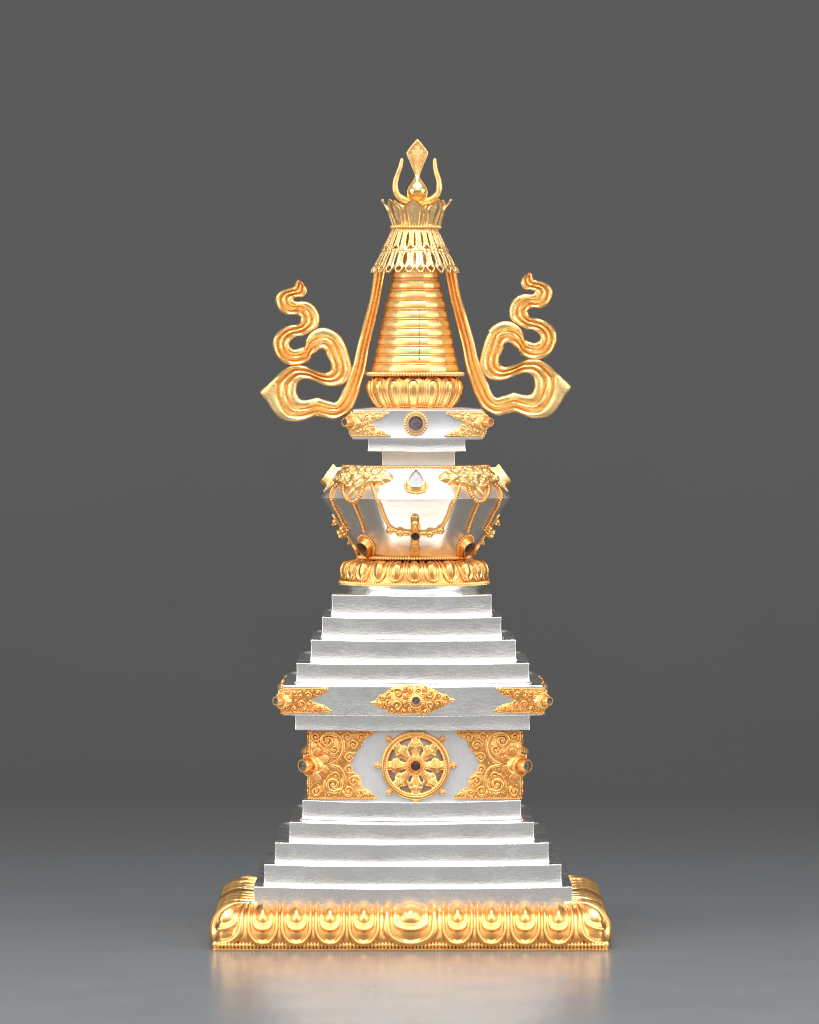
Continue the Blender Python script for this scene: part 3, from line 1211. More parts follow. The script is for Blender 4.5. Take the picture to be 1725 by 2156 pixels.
grains(mb, FR_FRONT, c0, [(x + loz_x * 0, y) for x, y in out3], LSP, 2.4)
for s in LSP:
    spiral(mb, FR_FRONT, c0, *s[:3], a0=s[3], sgn=s[4], turns=s[5], lift=3.2)
for sx in (-1, 1):
    p = q3(200, 412) if sx < 0 else q3(1470, 372)
    mb.ball(place(c0, FR_FRONT, [(p[0] - sx * 7, p[1])], [2.5])[0], (8, 3, 3.4))
loz = mb.build("lozenge_ornament", GOLDF, stupa, (fr_x, 0, 0), fix=True, sharp=60)
cj = c0 + np.array([0.5, 0, 0])
jewel(loz, cj, FR_FRONT, disc(9.6), 14, ST_PURPLE, 1.8, base=0.25, sink=2.5, beads=(disc(15), 4.3, 2.5), ring_lift=5.0)
MB().lathe([(16.5, -1), (16, 4), (12, 7), (9, 8)], 36).build("jewel_seat", GOLDR, loz)
o = loz.children[-1]
o.rotation_euler = (PI / 2, 0, 0)
o.location = Vector(tuple(cj)) * U
for s in (1, 3):
    dup_tree(loz, stupa, s * PI / 2)


# harmika corners and front jewel
hm = zf(893, h_h)
outl4 = [(0, 25), (40, 24.5), (77, 24), (66, 16), (50, 9), (34, 2), (44, -6), (58, -12), (70, -18), (81, -25), (40, -26), (0, -26)]
sp4 = []
for i, (x, y, r) in enumerate([(18, 13, 5.5), (30, 14, 6.2), (43, 15.5, 6.0), (55, 15, 5.0), (20, -1, 5.0), (29, 2, 5.0), (18, -13, 5.6), (30, -11, 6.2), (42, -8, 6.2), (54, -17, 5.6), (41, -18, 4.6), (29, -20, 4.4), (36, 8, 4.0), (66, 19, 3.2), (66, -20, 3.4), (10, 16, 4.5), (10, -16, 4.8)]):
    sp4.append((x, y, r, 1.1 * i, 1 if i % 2 else -1, 1.3))
mb = corner_panel(h_h, hm, outl4, sp4, [((0, 23), (72, 22.5), 1.7, 2.6), ((0, -24.5), (76, -24), 1.7, 2.6)], 2.4)
hc = mb.build("corner_ornament", GOLDC, stupa, (HX, 0, 0), fix=True, sharp=60)
corner_jewel(hc, h_h, hm + 4, 9.0, 19, 4, ST_PURPLE, 15, 4.2, 2.5)
for s in range(1, 4):
    c = dup_tree(hc, stupa, s * PI / 2)
    if s == 1:
        for ch in c.children:
            if ch.name.startswith("gemstone"):
                ch.data = ch.data.copy()
                ch.data.materials[0] = ST_CORAL
                ch["label"] = "coral red gemstone"
JLOC[0] = (HX, 0, 0)
for k in (0, 1, -1):
    n = np.array([math.sin(k * PI / 2), -math.cos(k * PI / 2), 0])
    fr = frame_from_normal(n)
    c = n * (h_h - 1) + fr[0] * (-4) + np.array([0, 0, zf(891.5, h_h)])
    jewel(stupa, c, fr, disc(17), 9, ST_PURPLE, 1.8, sink=3.0, beads=(disc(22.5), 5.4, 3.4), part="round_jewel", gold=GOLD)
JLOC[0] = (0, 0, 0)


# --- dharma wheel -----------------------------------------------------------
def polar_plate(rfun, keep, r0, r1, nr, nt, hfun):
    rr = np.linspace(r0, r1, nr)
    tt = np.linspace(0, 2 * PI, nt, endpoint=False)
    T, R = np.meshgrid(tt, rr, indexing="ij")
    K = keep(T + PI / nt, R + (r1 - r0) / (nr - 1) / 2)
    Hh = hfun(T, R)
    return T, R, K, Hh


def wheel():
    c = np.array([cx(875.3) - drum_x, -drum_h, zf(1611.5, drum_h)])
    S = 0.10625

    def spoke_half(r):      # angular half width in units of length
        return np.interp(r, [20, 24, 34, 40, 47, 52, 60], [8.5, 7.0, 10.5, 16.5, 15.0, 9.5, 9.0])

    def dev(T, R):
        a = (T + PI / 8) % (PI / 4) - PI / 8
        return np.abs(a) * R

    def keep(T, R):
        return (dev(T, R) < spoke_half(R)) | (R < 22.5) | (R > 57)

    def hfun(T, R):
        d = dev(T, R)
        w = spoke_half(R)
        k = np.clip(1 - d / w, 0, 1)
        h = 6 + 4.0 * k ** 0.7
        h = h + 2.0 * np.exp(-((R - 44) / 3.0) ** 2) * (d < 5) - 0.9 * np.exp(-((d - 2.4) / 0.7) ** 2)
        h = h - 1.0 * np.exp(-((R - 40 - d * 0.5) / 1.0) ** 2)
        rim = sst(56.5, 59, R)
        h = h * (1 - rim) + rim * (8.5 + 2.0 * np.cos(np.clip((R - 65.5) / 6, -1, 1) * PI / 2))
        h = h - 1.4 * np.exp(-((R - 63.2) / 0.8) ** 2) + 1.2 * np.exp(-((R - 60.3) / 1.4) ** 2) * (0.6 + 0.8 * np.cos(T * 84))
        h = np.where(R > 70.5, h - (R - 70.5) * 4, h)
        return h
    T, R, K, Hh = polar_plate(None, keep, 18, 71.8, 70, 512, hfun)
    V = np.stack([R * np.sin(T), -Hh, R * np.cos(T)], axis=-1) + c
    mb = MB()
    mb.grid(V, cu=True, keep=K)
    # side walls of the openings and the rim: drop a skirt along every boundary edge
    from collections import Counter
    cnt = {}
    for f in mb.f:
        for i in range(4):
            e = (f[i], f[(i + 1) % 4])
            cnt[tuple(sorted(e))] = cnt.get(tuple(sorted(e)), 0) + 1
    allv = mb.v[0].copy()
    edges = [e for f in mb.f for e in [(f[i], f[(i + 1) % 4]) for i in range(4)] if cnt[tuple(sorted(e))] == 1]
    low = {}
    newv, newf = [], []
    for a, b in edges:
        for q in (a, b):
            if q not in low:
                low[q] = len(allv) + len(newv)
                p = allv[q].copy()
                p[1] = c[1] - 0.5 if R.reshape(-1)[q] > 70 else c[1] - 2.0
                newv.append(p)
        newf.append((b, a, low[a], low[b]))
    mb.v.append(np.array(newv))
    mb.n += len(newv)
    mb.f.extend(newf)
    w = mb.build("dharma_wheel", GOLDR, stupa, (drum_x, 0, 0), fix=True, sharp=55)
    # hub
    fr = FR_FRONT
    hub = MB()
    o = disc(1.0, 48)
    rings = [(21.5, 6), (21, 11), (19, 12.6), (15, 11.5), (14, 13.5), (12.5, 16)]
    P = np.stack([place(c, fr, o * r, np.full(48, d)) for r, d in rings], axis=1)
    hub.grid(P, cu=True)
    for i in range(32):
        a = 2 * PI * i / 32
        ex, ey, n = fr
        lx = math.cos(a) * ex + math.sin(a) * ey
        hub.ball(place(c, fr, [(17.6 * math.cos(a), 17.6 * math.sin(a))], [12.2])[0], (2.6, 1.3, 1.3), np.stack([lx, np.cross(n, lx), n], axis=1), 7, 5)
    hub.build("hub", GOLDR, w, fix=True)
    mbz, s = bezel_mesh(c, fr, disc(12.2), 18.5, 2.0, 0, 0, 2.5)
    mbz.build("bezel", GOLD, w, fix=True, sharp=40)
    stone_mesh(c, fr, disc(12.2), s, 16.5, 1.6).build("gemstone", ST_DARK, w, fix=True)
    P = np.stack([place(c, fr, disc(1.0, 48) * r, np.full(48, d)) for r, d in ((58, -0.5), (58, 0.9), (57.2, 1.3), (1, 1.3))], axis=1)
    MB().grid(P, cu=True).build("shade_disc", SILV_SHADE, w, fix=True)  # added disc, coloured dark to paint shade into the wheel openings
    for i in range(8):
        a = PI / 4 * i
        if i == 0:
            continue          # the top one is cut off under the ledge
        x, y = 78.5 * math.sin(a), 78.5 * math.cos(a)
        if i == 4:
            x, y = 0.6, -73.5
        kb = MB()
        kb.ball(place(c, fr, [(x, y)], [3])[0], (6.6, 6.6, 6.6), None, 14, 9)
        kb.ball(place(c, fr, [(x, y - 0.8)], [8.4])[0], 2.0, None, 8, 6)
        rg = place(c, fr, disc(3.6, 16) + np.array([x, y - 0.8]), np.full(16, 8.6))
        kb.tube(np.vstack([rg, rg[:1]]), 0.8, normal=fr[2], n=5, cap=False)
        kb.tube(place(c, fr, [(x * 0.86, y * 0.86), (x * 0.93, y * 0.93), (x, y)], [3, 3, 3]), 4.2, normal=fr[2], n=8)
        kb.build("knob", GOLDR, w, fix=True)
    return w


wh = wheel()
for s in (1, 3):
    dup_tree(wh, stupa, s * PI / 2)


# --- upper lotus -------------------------------------------------------------
UX = cx(875)


def flute_height(u, v):
    """upright petals: v=0 at the top"""
    w = 1 - v
    q1_ = petal_norm(u, w, 0.97, 0.80, 0.99, 2.6)
    q3_ = petal_norm(u, w, 0.50, 0.66, 0.84, 2.4)
    h = -1.2 + sst(1.0, 0.90, q1_) * 3.2 - sst(0.80, 0.70, q1_) * 1.0
    h = h + np.sqrt(np.clip(1 - q3_ ** 2, 0, 1)) * 5.0
    d = np.sqrt((u / 0.13) ** 2 + ((w - 0.66) / 0.05) ** 2)
    h = h + 0.8 * np.exp(-((d - 0.8) / 0.3) ** 2)
    h = h - 0.7 * np.exp(-((np.abs(u) - 0.18) / 0.03) ** 2) * (w < 0.6)
    return h


ul_fn = prof_fn([(88, zf(792, 90)), (93, zf(798, 94)), (97, zf(808, 97)), (97.5, zf(820, 97)), (94, zf(833, 94)), (87, zf(845, 88)), (80, zf(853, 80)), (78, zf(857, 78))])
o_, z_ = ul_fn(vv_)
upper_lotus = MB().lathe(list(zip(o_, z_)) + [(81, zf(858.5, 80)), (86, zf(862, 84)), (86, zf(868, 84))], 120).build("vase_lotus", GOLDR, stupa, (UX, 0, 0), fix=True)
round_petals(upper_lotus, ul_fn, 14, 1.0, GOLDR, hfun=flute_height, nu=40, nv=50, rot0=-0.05)
bead_row(circle(100.5, zf(788, 100)), 6.1, 4.7, GOLD, "bead_ring", upper_lotus, wide=0.5)
bead_row(circle(81, zf(856, 81)), 4.4, 2.6, GOLDR, "bead_ring", upper_lotus, wide=0.5)
MB().lathe([(98, zf(791, 98)), (99, zf(787, 98)), (60, zf(784, 60))], 96).build("top_disc", GOLDR, upper_lotus, fix=True)

# --- spire ---------------------------------------------------------------------
SX = cx(875)
rings = [(576, 50.3), (599, 54.4), (619.5, 59.5), (640, 64.7), (661, 68.8), (681, 73), (699, 77.1), (718.5, 81.0), (737, 84.3), (755.6, 88.2), (774.5, 93)]


def facets(n, k, ph):
    def f(th):
        a = (th + ph) % (2 * PI / n) - PI / n
        return 1 + k * (math.cos(PI / n) / np.cos(a) - 1)
    return f


core = [(88, zf(788)), (84, zf(768))]
for (y, r), (y2, r2) in zip(rings[::-1], rings[::-1][1:] + [(560, 46)]):
    g = (y + y2) / 2
    core += [(r - 3.8, zf(g + 2.8)), (r - 2.2, zf(g + 1.4)), (r - 2.1, zf(g)), (r2 - 0.6, zf(g - 0.8)), (r2 - 2.6, zf(g - 2.4))]
core += [(40, zf(560)), (30, zf(540)), (26, zf(478)), (10, zf(470))]
spire = MB().lathe(core, 96).build("spire", GOLD, stupa, (SX, 0, 0), fix=True)
for i, (y, r) in enumerate(rings):
    gap = 7.6 if i not in (0, 10) else (9 if i == 0 else 8.6)
    hgt = gap
    tp = 0.24
    pr = [(r - 5 + tp * hgt, zf(y + hgt)), (r - 2.2 + tp * hgt, zf(y + hgt)), (r - 0.4 + tp * hgt * 0.8, zf(y + hgt - 1.4)), (r + 0.5 + tp * hgt * 0.4, zf(y + hgt * 0.45)), (r + 0.5, zf(y)), (r + 0.2 - tp * hgt * 0.45, zf(y - hgt * 0.5)), (r - 0.9 - tp * hgt * 0.85, zf(y - hgt + 1.4)), (r - 2.6 - tp * hgt, zf(y - hgt)), (r - 6 - tp * hgt, zf(y - hgt))]
    MB().lathe(pr, 168, facets(14, 0.5, 0.1 + 0.03 * math.sin(i * 2.1))).build("spire_ring", GOLD, spire, fix=True, sharp=35)
# soldered seam running down the front
m_seam, _nt, _N, _L, _P = nodes("dark_solder")
_P.inputs["Base Color"].default_value = (0.10, 0.055, 0.02, 1)
_P.inputs["Metallic"].default_value = 0.6
_P.inputs["Roughness"].default_value = 0.5
sq = np.linspace(648, 757, 60)
sr = np.array([np.interp(q, [r_[0] for r_ in rings], [r_[1] for r_ in rings]) for q in sq])
seam = np.stack([8.0 + 0.5 * np.sin(sq * 0.3), -(sr - 0.6), np.array([zf(q, r_) for q, r_ in zip(sq, sr)])], axis=1)
MB().tube(seam, np.interp(sq, [648, 700, 735, 757], [0.35, 0.5, 0.6, 1.2]), normal=(0, -1, 0), n=6).build("seam", m_seam, spire, fix=True)

# --- pierced canopy --------------------------------------------------------------
CXX = cx(873.5)


def canopy_tier(fn, n, kind, nv=54):
    nt = n * 20
    tt = np.linspace(0, 2 * PI, nt, endpoint=False)
    v = np.linspace(0, 1, nv)
    T, V = np.meshgrid(tt, v, indexing="ij")

    def cell(T):
        return ((T * n / (2 * PI) + 0.5) % 1.0) - 0.5

    def keep(T, V):
        a = cell(T)
        b = cell(T + PI / n)
        ramp_ = np.clip((V - 0.14) / 0.12, 0, 1) * np.clip(((0.70 if kind == "low" else 0.78) - V) / 0.14, 0, 1)
        slot = np.abs(a) < 0.175 * np.sqrt(np.clip(ramp_, 0, 1))
        if kind == "low":
            dia = ((np.abs(b) / 0.25) ** 1.5 + (np.abs(V - 0.83) / 0.115) ** 1.5) < 1
            edge = V > 1.0 - 0.26 * np.clip(np.abs(b) - 0.14, 0, 1) / 0.36
        else:
            b2 = (((T + PI / n) * n / (4 * PI) + 0.5) % 1.0) - 0.5
            dia = (np.abs(b2) / 0.19 + np.abs(V - 0.84) / 0.13) < 1
            edge = V > 1.0 - 0.08 * np.abs(b2) * 2
        return ~(slot | dia | edge)
    K = keep(T + PI / nt, V + 0.5 / (nv - 1))
    a = np.abs(cell(T))
    o, z = fn(V)
    rel = 1.4 * np.exp(-((a - 0.24) / 0.06) ** 2) + 1.6 * np.exp(-((a - 0.42) / 0.05) ** 2) - 1.0 * np.exp(-((a - 0.5) / 0.03) ** 2)
    r = o + rel
    P = np.stack([r * np.sin(T), -r * np.cos(T), z], axis=-1)
    mb = MB()
    mb.grid(P, cu=True, keep=K)
    return mb


lo_fn = prof_fn([(64, zf(524, 66)), (71, zf(535, 72)), (81, zf(553, 80)), (90, zf(569, 88)), (92, zf(574, 90))])
up_fn = prof_fn([(46.5, zf(481, 47)), (49, zf(488, 50)), (57, zf(505, 58)), (66, zf(523, 66)), (70, zf(530, 70))])
canopy = MB().lathe([(50, zf(472, 50)), (49, zf(477, 48)), (47, zf(483, 47)), (43, zf(483, 47)), (20, zf(476, 20))], 96).build("canopy", GOLDC, stupa, (CXX + 2, 0, 0), fix=True)
for fn, kd in ((up_fn, "up"), (lo_fn, "low")):
    ob = canopy_tier(fn, 24, kd).build("pierced_tier", GOLDC, canopy, (-2, 0, 0), solid=4.2)
    md = ob.modifiers.new("soften", "SMOOTH")
    md.factor = 0.5
    md.iterations = 3
    ob.modifiers.move(1, 0)
bead_row(circle(51, zf(478, 51)), 6.0, 4.4, GOLD, "bead_ring", canopy, wide=0.5)

# --- crown of petals ---------------------------------------------------------------
KX = cx(877.5)


def crown_petal(n=8, nu=40, nv=40):
    u = np.linspace(-1, 1, nu)
    v = np.linspace(0, 1, nv)
    uu, vv = np.meshgrid(u, v, indexing="ij")
    half = np.interp(vv, [0, 0.3, 0.50, 0.60, 0.70, 0.80, 0.90, 1.0], [18.5, 20.5, 22.5, 22.8, 20.5, 15.0, 8.0, 0.4])
    x = uu * half
    o = np.interp(vv, [0, 0.3, 0.55, 0.75, 0.9, 1.0], [50, 56, 61.5, 65.5, 69.5, 73.5])
    z = np.interp(vv, [0, 1], [zf(472, 50), zf(418, 66)]) - 1.5 * np.abs(uu) ** 2 * (vv > 0.5)
    q = np.abs(uu)
    h = 3.4 * np.exp(-((q - 0.64) / 0.09) ** 2) * (vv < 0.9) + 2.6 * sst(0.84, 0.94, q) + 1.6 * np.exp(-(q / 0.16) ** 2) * np.sin(PI * np.clip(vv / 0.8, 0, 1)) + 0.8 * np.exp(-(q / 0.06) ** 2) * 0.3
    h = h + 0.9 * np.exp(-((q - 0.62) / 0.07) ** 2) * np.cos(vv * 120)
    a = x / 58.0
    r = o + h - 0.10 * x * x / 10
    F = np.stack([r * np.sin(a), -r * np.cos(a), z], axis=-1)
    rb = r - h - 2.6
    B = np.stack([rb * np.sin(a), -rb * np.cos(a), z - 0.6], axis=-1)
    mb = MB()
    mb.grid(F)
    mb.grid(B, flip=True)
    k = nu * nv
    idx = [j for j in range(nv)] + [i * nv + nv - 1 for i in range(1, nu)] + [(nu - 1) * nv + j for j in range(nv - 2, -1, -1)] + [i * nv for i in range(nu - 2, 0, -1)]
    for i in range(len(idx)):
        p, q_ = idx[i], idx[(i + 1) % len(idx)]
        mb.f.append((p, q_, k + q_, k + p))
    return mb


crown = MB().lathe([(49, zf(475, 50)), (49.5, zf(470, 50)), (51.5, zf(458, 50)), (56, zf(444, 54)), (54, zf(444, 54)), (44, zf(458, 46)), (30, zf(450, 30)), (10, zf(440, 10))], 64).build("crown", GOLD, stupa, (KX, 0, 0), fix=True)
c0_ = crown_petal().build("crown_petal", GOLDC, crown, rotz=-0.10, fix=True, sharp=60)
for k in range(1, 8):
    dup(c0_, crown, -0.10 + 2 * PI * k / 8)

# --- moon, orb and blade -------------------------------------------------------------
FX = cx(879)


def q6(zx, zy):
    return ((1400 + 0.2899 * zx) / 1.855 - 879, zf((500 + 0.2899 * zy) / 1.855))


finial = bpy.data.objects.new("finial", None)
COL.objects.link(finial)
finial.parent = stupa
finial.location = (FX * U, 0, 0)
finial.empty_display_size = 0.01
lefth = [q6(592, 408), q6(580, 460), q6(566, 530), q6(535, 610), q6(508, 690), q6(496, 770), q6(505, 850), q6(545, 920), q6(620, 968), q6(710, 995), q6(795, 1003)]
right = [q6(875, 997), q6(960, 975), q6(1035, 930), q6(1082, 865), q6(1092, 780), q6(1080, 690), q6(1050, 600), q6(1036, 530), q6(1030, 460), q6(1032, 408)]
cr = crom(lefth + right, 8)
t = np.linspace(0, 1, len(cr))
rad = np.interp(t, [0, 0.02, 0.08, 0.2, 0.35, 0.5, 0.65, 0.8, 0.92, 0.98, 1], [2.0, 4.0, 5.0, 6.0, 7.6, 8.6, 7.6, 6.2, 5.0, 4.2, 2.0])
rad = rad * (1 + 0.03 * np.sin(t * 70))
MB().tube(np.stack([cr[:, 0], np.zeros(len(cr)), cr[:, 1]], axis=1), rad, normal=(0, -1, 0), flat=0.9, n=14).build("crescent", GOLD, finial, fix=True)
orb = [(0.1, 990), (12, 985), (19, 955), (23, 900), (24.4, 850), (24.0, 825), (21.5, 785), (17.5, 745), (12.5, 705), (8.5, 672), (6.3, 648), (6.0, 630), (4, 622)]
oc = crom([(r, zf((500 + 0.2899 * q) / 1.855)) for r, q in orb], 6)
MB().lathe([(max(r, 0.05), z) for r, z in oc], 56).build("orb", GOLDP, finial, fix=True)
MB().lathe([(16, zf(436)), (14, zf(428)), (12, zf(424)), (16, zf(419))], 40).build("stem", GOLD, finial, fix=True)

bl = [q6(762, 640), q6(735, 560), q6(695, 460), q6(655, 365), q6(652, 335), q6(690, 270), q6(745, 200), q6(797, 148), q6(850, 205), q6(905, 275), q6(938, 330), q6(932, 370), q6(890, 470), q6(850, 570), q6(832, 640)]
bl = np.array(bl)
cen = np.array(q6(797, 380))
mb = MB()
for sgn in (1, -1):
    ringsb = [(1.0, 0.0), (1.0, 2.6), (0.93, 3.6), (0.80, 3.4), (0.76, 2.4), (0.55, 3.6), (0.25, 4.6), (0.01, 5.0)]
    P = np.zeros((len(bl), len(ringsb), 3))
    for j, (s, d) in enumerate(ringsb):
        q = cen + (bl - cen) * s
        P[:, j] = np.stack([q[:, 0], -sgn * np.full(len(bl), d), q[:, 1]], axis=1)
    mb.grid(P, cu=True)
    for zx, zy in ((705, 325), (745, 265), (797, 208), (850, 262), (893, 322)):
        x, z = q6(zx, zy)
        tr = np.linspace(0, 2 * PI, 13)
        mb.tube(np.stack([x + 3.2 * np.cos(tr), np.full(13, -sgn * 3.9), z + 3.6 * np.sin(tr)], axis=1), 1.1, normal=(0, -1, 0), n=6, cap=False)
        mb.ball((x, -sgn * 3.8, z), 1.3, None, 7, 5)
    for zx in (752, 768, 784, 800, 816, 832, 848):
        top = 330 + abs(zx - 800) * 1.0
        pts = [q6(797 + (zx - 800) * s, yy) for s, yy in ((1.15, top + 15), (0.8, 450), (0.45, 560), (0.3, 625))]
        mb.tube([(p[0], -sgn * (4.8 if i else 4.2), p[1]) for i, p in enumerate(pts)], 0.75, normal=(0, -1, 0), n=5)
mb.build("blade", GOLD, finial, fix=True, sharp=45)

# --- scrolling ribbons -----------------------------------------------------------------
S1 = [((1388, 105), (1262, 105)), ((1385, 130), (1258, 130)), ((1330, 420), (1215, 420)), ((1270, 700), (1145, 690)), ((1215, 950), (1080, 940)), ((1180, 1150), (1040, 1120)), ((1130, 1330), (975, 1290)),
      ((1080, 1480), (935, 1370)), ((1010, 1590), (905, 1440)), ((920, 1650), (860, 1490)), ((840, 1672), (800, 1478)), ((750, 1650), (740, 1462)), ((670, 1638), (680, 1445)), ((600, 1662), (610, 1460)),
      ((520, 1688), (560, 1468)), ((420, 1692), (515, 1462)), ((310, 1665), (490, 1440)), ((225, 1585), (477, 1412)), ((155, 1480), (470, 1385)), ((92, 1395), (470, 1365)), ((170, 1312), (472, 1340)),
      ((250, 1235), (480, 1300)), ((320, 1170), (500, 1275)), ((400, 1120), (540, 1258)), ((490, 1112), (590, 1262)), ((560, 1122), (640, 1275)), ((620, 1150), (700, 1300)), ((690, 1175), (770, 1325)),
      ((750, 1190), (850, 1332)), ((790, 1180), (940, 1310)), ((815, 1150), (1010, 1240)), ((812, 1100), (1030, 1150)), ((795, 1060), (1015, 1060)), ((775, 1020), (990, 970)), ((760, 980), (960, 890)),
      ((745, 960), (910, 810)), ((720, 950), (850, 765)), ((695, 960), (780, 735)), ((675, 980), (700, 735)), ((650, 1000), (620, 770)), ((630, 1015), (575, 830)), ((615, 1040), (556, 900)), ((590, 1085), (556, 1000))]
S2 = [((620, 1010), (560, 880)), ((590, 1070), (545, 920)), ((520, 1108), (510, 935)), ((430, 1118), (450, 950)), ((340, 1095), (410, 930)), ((270, 1040), (395, 905)), ((228, 950), (398, 885)), ((225, 860), (415, 860)),
      ((260, 790), (440, 838)), ((320, 740), (480, 820)), ((400, 705), (520, 822)), ((470, 695), (560, 805)), ((495, 680), (620, 770)), ((505, 650), (690, 715)), ((500, 622), (705, 640)), ((480, 608), (690, 570)),
      ((470, 603), (640, 500)), ((455, 603), (560, 462)), ((425, 605), (480, 462)), ((370, 603), (450, 455)), ((300, 570), (445, 445)), ((258, 510), (440, 440)), ((248, 440), (440, 432)), ((275, 380), (445, 426)),
      ((330, 345), (455, 428)), ((400, 325), (480, 420)), ((435, 315), (525, 420)), ((440, 300), (570, 390)), ((450, 280), (578, 340)), ((465, 255), (550, 290)), ((482, 240), (500, 245))]
RIBPROF = [(0.0, 5.0), (0.012, 8.5), (0.04, 10.8), (0.11, 13.2), (0.17, 13.0), (0.235, 10.8), (0.285, 5.6), (0.315, 4.8), (0.345, 7.0), (0.42, 10.6), (0.49, 11.4), (0.545, 9.6), (0.585, 4.8), (0.615, 3.8), (0.65, 6.2), (0.76, 9.4), (0.86, 9.8), (0.94, 8.2), (0.985, 6.0), (1.0, 3.5)]


def ribbon_part(secs, seed, mirror, fade_end=True):
    A = np.array([[a[0], a[1], b[0], b[1]] for a, b in secs], float)
    A = crom(A, 7)
    A[:, 0::2] = (980 + 0.3826 * A[:, 0::2]) / 1.855
    A[:, 1::2] = (1000 + 0.3826 * A[:, 1::2]) / 1.855
    r = np.random.default_rng(seed)
    if mirror:
        for k in (0, 2):
            y = A[:, k + 1].copy()
            wgt = np.clip((795 - A[:, k]) / 45, 0, 1)
            A[:, k] = 1752 - A[:, k] - np.interp(y, [560, 600, 800, 900], [4, 9, 2, 0]) * (A[:, k] < 720) - 4 * (A[:, k] >= 720) * np.interp(y, [500, 850], [1, 0])
            A[:, k + 1] = y - wgt * np.interp(y, [570, 640, 820, 890], [16, 15, 12, 7])
    N_ = len(A)
    m = len(RIBPROF)
    P = np.zeros((N_, 2 * m, 3))
    t = np.linspace(0, 1, N_)
    end = np.minimum(1, (1 - t) / 0.04 + 0.25)
    for j, (f, h) in enumerate(RIBPROF):
        wid = np.hypot(A[:, 0] - A[:, 2], A[:, 1] - A[:, 3])
        sc_ = np.minimum(1, 56.0 / np.maximum(wid, 1))
        fe = 1 - (1 - f) * sc_ if f > 0.2 else f / 0.2 * (1 - 0.8 * sc_)
        x = A[:, 0] * (1 - fe) + A[:, 2] * fe - RX
        y = A[:, 1] * (1 - fe) + A[:, 3] * fe
        wv = 0.35 * np.sin(t * 60 + 2.2 * j + seed)
        hh = (h + wv) * end * 1.15
        z = np.array([zf(q) for q in y])
        P[:, j] = np.stack([x, -hh, z], axis=1)
        P[:, 2 * m - 1 - j] = np.stack([x, hh, z], axis=1)
    mb = MB()
    mb.grid(P, cv=True)
    o = 0
    mb.f.append(tuple(range(2 * m)))
    mb.f.append(tuple((N_ - 1) * 2 * m + k for k in range(2 * m))[::-1])
    return mb


for mir in (False, True):
    rb = ribbon_part(S1, 1 + mir, mir).build("ribbon_scroll", GOLDC, stupa, fix=True, sharp=40)
    ribbon_part(S2, 3 + mir, mir).build("scroll_tip", GOLDC, rb, fix=True, sharp=40)

# tiny stamped mark on the dome
tx = bpy.data.curves.new("hallmark", "FONT")
tx.body = "HS"
tx.size = 8 * U
tx.extrude = 0.4 * U
tx.align_x = "CENTER"
tmp_o = bpy.data.objects.new("mark", tx)
COL.objects.link(tmp_o)
bpy.context.view_layer.update()
hm_me = bpy.data.meshes.new_from_object(tmp_o)
bpy.data.objects.remove(tmp_o)
hm_me.materials.clear()
hm_me.materials.append(SILVM)
ho = bpy.data.objects.new("hallmark", hm_me)
COL.objects.link(ho)
hth, hzz = dome_at(*P5(805, 362))
hp = dome_pt(np.array(hth), np.array(hzz), np.array(0.0))
hn = dome_n(np.array(hth), np.array(hzz))
ex, ey, n_ = frame_from_normal(hn)
M = Matrix(((ex[0], ey[0], n_[0], hp[0] * U), (ex[1], ey[1], n_[1], hp[1] * U), (ex[2], ey[2], n_[2], hp[2] * U), (0, 0, 0, 1)))
ho.matrix_basis = M
ho.parent = dome

# ------------------------------------------------------------------ table sweep
def floor_material():
    m, nt, N, L, P = nodes("satin_grey_surface")
    tc = N.new("ShaderNodeTexCoord")
    v = tc.outputs["Object"]
    n = noise(N, L, v, 6, 4, 0.5)
    r = ramp(N, 0.3, 0.7, (0.154, 0.154, 0.155), (0.160, 0.160, 0.161))
    L.new(n.outputs["Fac"], r.inputs["Fac"])
    # dust specks
    vo = N.new("ShaderNodeTexVoronoi")
    vo.inputs["Scale"].default_value = 70
    L.new(v, vo.inputs["Vector"])
    rs = ramp(N, 0.035, 0.06, (1, 1, 1), (0, 0, 0))
    L.new(vo.outputs["Distance"], rs.inputs["Fac"])
    nm = noise(N, L, v, 9, 2, 0.5)
    rm = ramp(N, 0.58, 0.66, (0, 0, 0), (0.35, 0.35, 0.35))
    L.new(nm.outputs["Fac"], rm.inputs["Fac"])
    mu = N.new("ShaderNodeMath")
    mu.operation = "MULTIPLY"
    L.new(rs.outputs["Color"], mu.inputs[0])
    L.new(rm.outputs["Color"], mu.inputs[1])
    mix = N.new("ShaderNodeMix")
    mix.data_type = "RGBA"
    L.new(mu.outputs[0], mix.inputs["Factor"])
    L.new(r.outputs["Color"], mix.inputs["A"])
    mix.inputs["B"].default_value = (0.5, 0.48, 0.45, 1)
    L.new(mix.outputs["Result"], P.inputs["Base Color"])
    nr = noise(N, L, v, 25, 5, 0.6)
    rr = ramp(N, 0.3, 0.7, (0.22,) * 3, (0.28,) * 3)
    L.new(nr.outputs["Fac"], rr.inputs["Fac"])
    sx = N.new("ShaderNodeSeparateXYZ")
    L.new(v, sx.inputs[0])
    mr = N.new("ShaderNodeMapRange")
    mr.inputs["From Min"].default_value = 0.5
    mr.inputs["From Max"].default_value = 1.4
    mr.interpolation_type = "SMOOTHSTEP"
    L.new(sx.outputs["Y"], mr.inputs["Value"])
    mxr = N.new("ShaderNodeMix")
    L.new(mr.outputs["Result"], mxr.inputs["Factor"])
    L.new(rr.outputs["Color"], mxr.inputs["A"])
    mxr.inputs["B"].default_value = 0.8
    L.new(mxr.outputs["Result"], P.inputs["Roughness"])
    P.inputs["Specular IOR Level"].default_value = 0.36
    return m


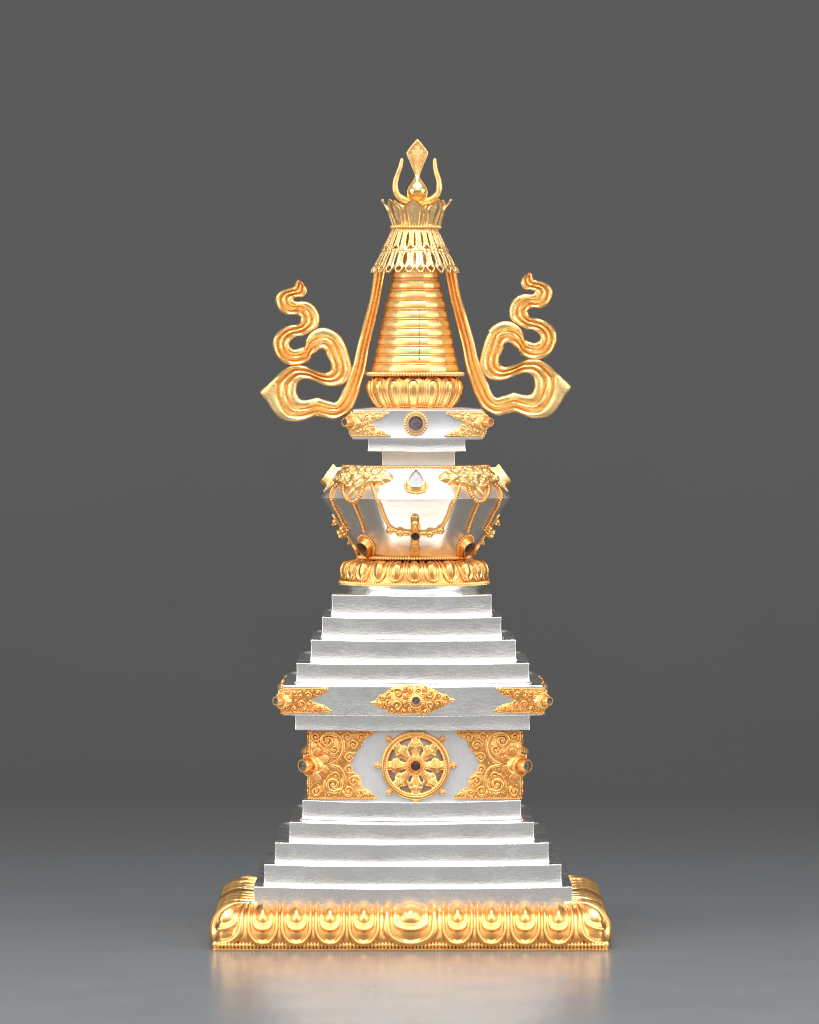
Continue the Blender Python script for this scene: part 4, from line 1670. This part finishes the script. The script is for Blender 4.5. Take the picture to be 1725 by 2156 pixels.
def sheet(name, prof, mat, halfw):
    me = bpy.data.meshes.new(name)
    V, F = [], []
    for y, z in prof:
        V += [(-halfw, y, z), (halfw, y, z)]
    for i in range(len(prof) - 1):
        F.append((2 * i, 2 * i + 1, 2 * i + 3, 2 * i + 2))
    me.from_pydata(V, [], F)
    me.shade_smooth()
    me.materials.append(mat)
    o = bpy.data.objects.new(name, me)
    COL.objects.link(o)
    o["kind"] = "structure"
    return o


Y0, RAD = 0.85, 0.95
SWEEP = floor_material()
sheet("floor", [(-1.9, 0), (-0.6, 0), (0, 0), (Y0, 0)], SWEEP, 2.6)
prof = [(Y0 + RAD * math.sin(a), RAD * (1 - math.cos(a))) for a in np.linspace(0, PI / 2, 80)] + [(Y0 + RAD, 1.0), (Y0 + RAD, 2.2)]
sheet("backdrop", prof, SWEEP, 2.6)

# ------------------------------------------------------------------ light
def area(name, loc, target, size, size_y, power, color=(1, 1, 1), spread=180):
    l = bpy.data.lights.new(name, "AREA")
    l.shape = "RECTANGLE"
    l.size, l.size_y = size, size_y
    l.energy = power
    l.color = color
    l.spread = math.radians(spread)
    o = bpy.data.objects.new(name, l)
    COL.objects.link(o)
    o.location = loc
    d = Vector(target) - Vector(loc)
    o.rotation_euler = d.to_track_quat("-Z", "Y").to_euler()
    return o


area("softbox_left", (-1.35, -0.85, 0.55), (0, 0, 0.16), 0.9, 1.1, 11.0, (1, 1, 0.99))
area("softbox_right", (1.35, -0.85, 0.55), (0, 0, 0.16), 0.9, 1.1, 10.0, (1, 1, 0.99))
area("softbox_top", (0, -0.80, 1.20), (0, -0.55, 0.0), 1.7, 1.1, 15.0, (0.85, 0.94, 1.0), 82)
area("softbox_front", (0, -2.3, 1.12), (0, 0, 0.22), 3.0, 1.4, 11.5, (1, 0.98, 0.95))

w = bpy.data.worlds.new("World")
scene.world = w
w.use_nodes = True
bg = w.node_tree.nodes["Background"]
bg.inputs["Color"].default_value = (0.45, 0.449, 0.449, 1)
bg.inputs["Strength"].default_value = 1.0

# ------------------------------------------------------------------ camera
cam = bpy.data.cameras.new("camera")
co = bpy.data.objects.new("camera", cam)
COL.objects.link(co)
co.location = (0, -D * U, ZE * U)
co.rotation_euler = (PI / 2, 0, 0)
cam.sensor_fit = "VERTICAL"
cam.sensor_height = 24.0
cam.sensor_width = 24.0
cam.lens = 24.0 * D / 2156.0
cam.shift_y = -(1078 - EYE) / 2156.0
cam.clip_start = 0.1
cam.clip_end = 50
cam.dof.use_dof = True
cam.dof.focus_distance = (D - 150) * U
cam.dof.aperture_fstop = 5.6
scene.camera = co

scene.view_settings.view_transform = "Standard"
scene.view_settings.look = "None"
scene.view_settings.exposure = 0.0
scene.view_settings.gamma = 1.0
scene.cycles.max_bounces = 10
scene.cycles.glossy_bounces = 8
scene.cycles.diffuse_bounces = 3
scene.cycles.use_denoising = True
scene.cycles.use_adaptive_sampling = False
scene.cycles.filter_width = 1.1
scene.cycles.sample_clamp_indirect = 3.0
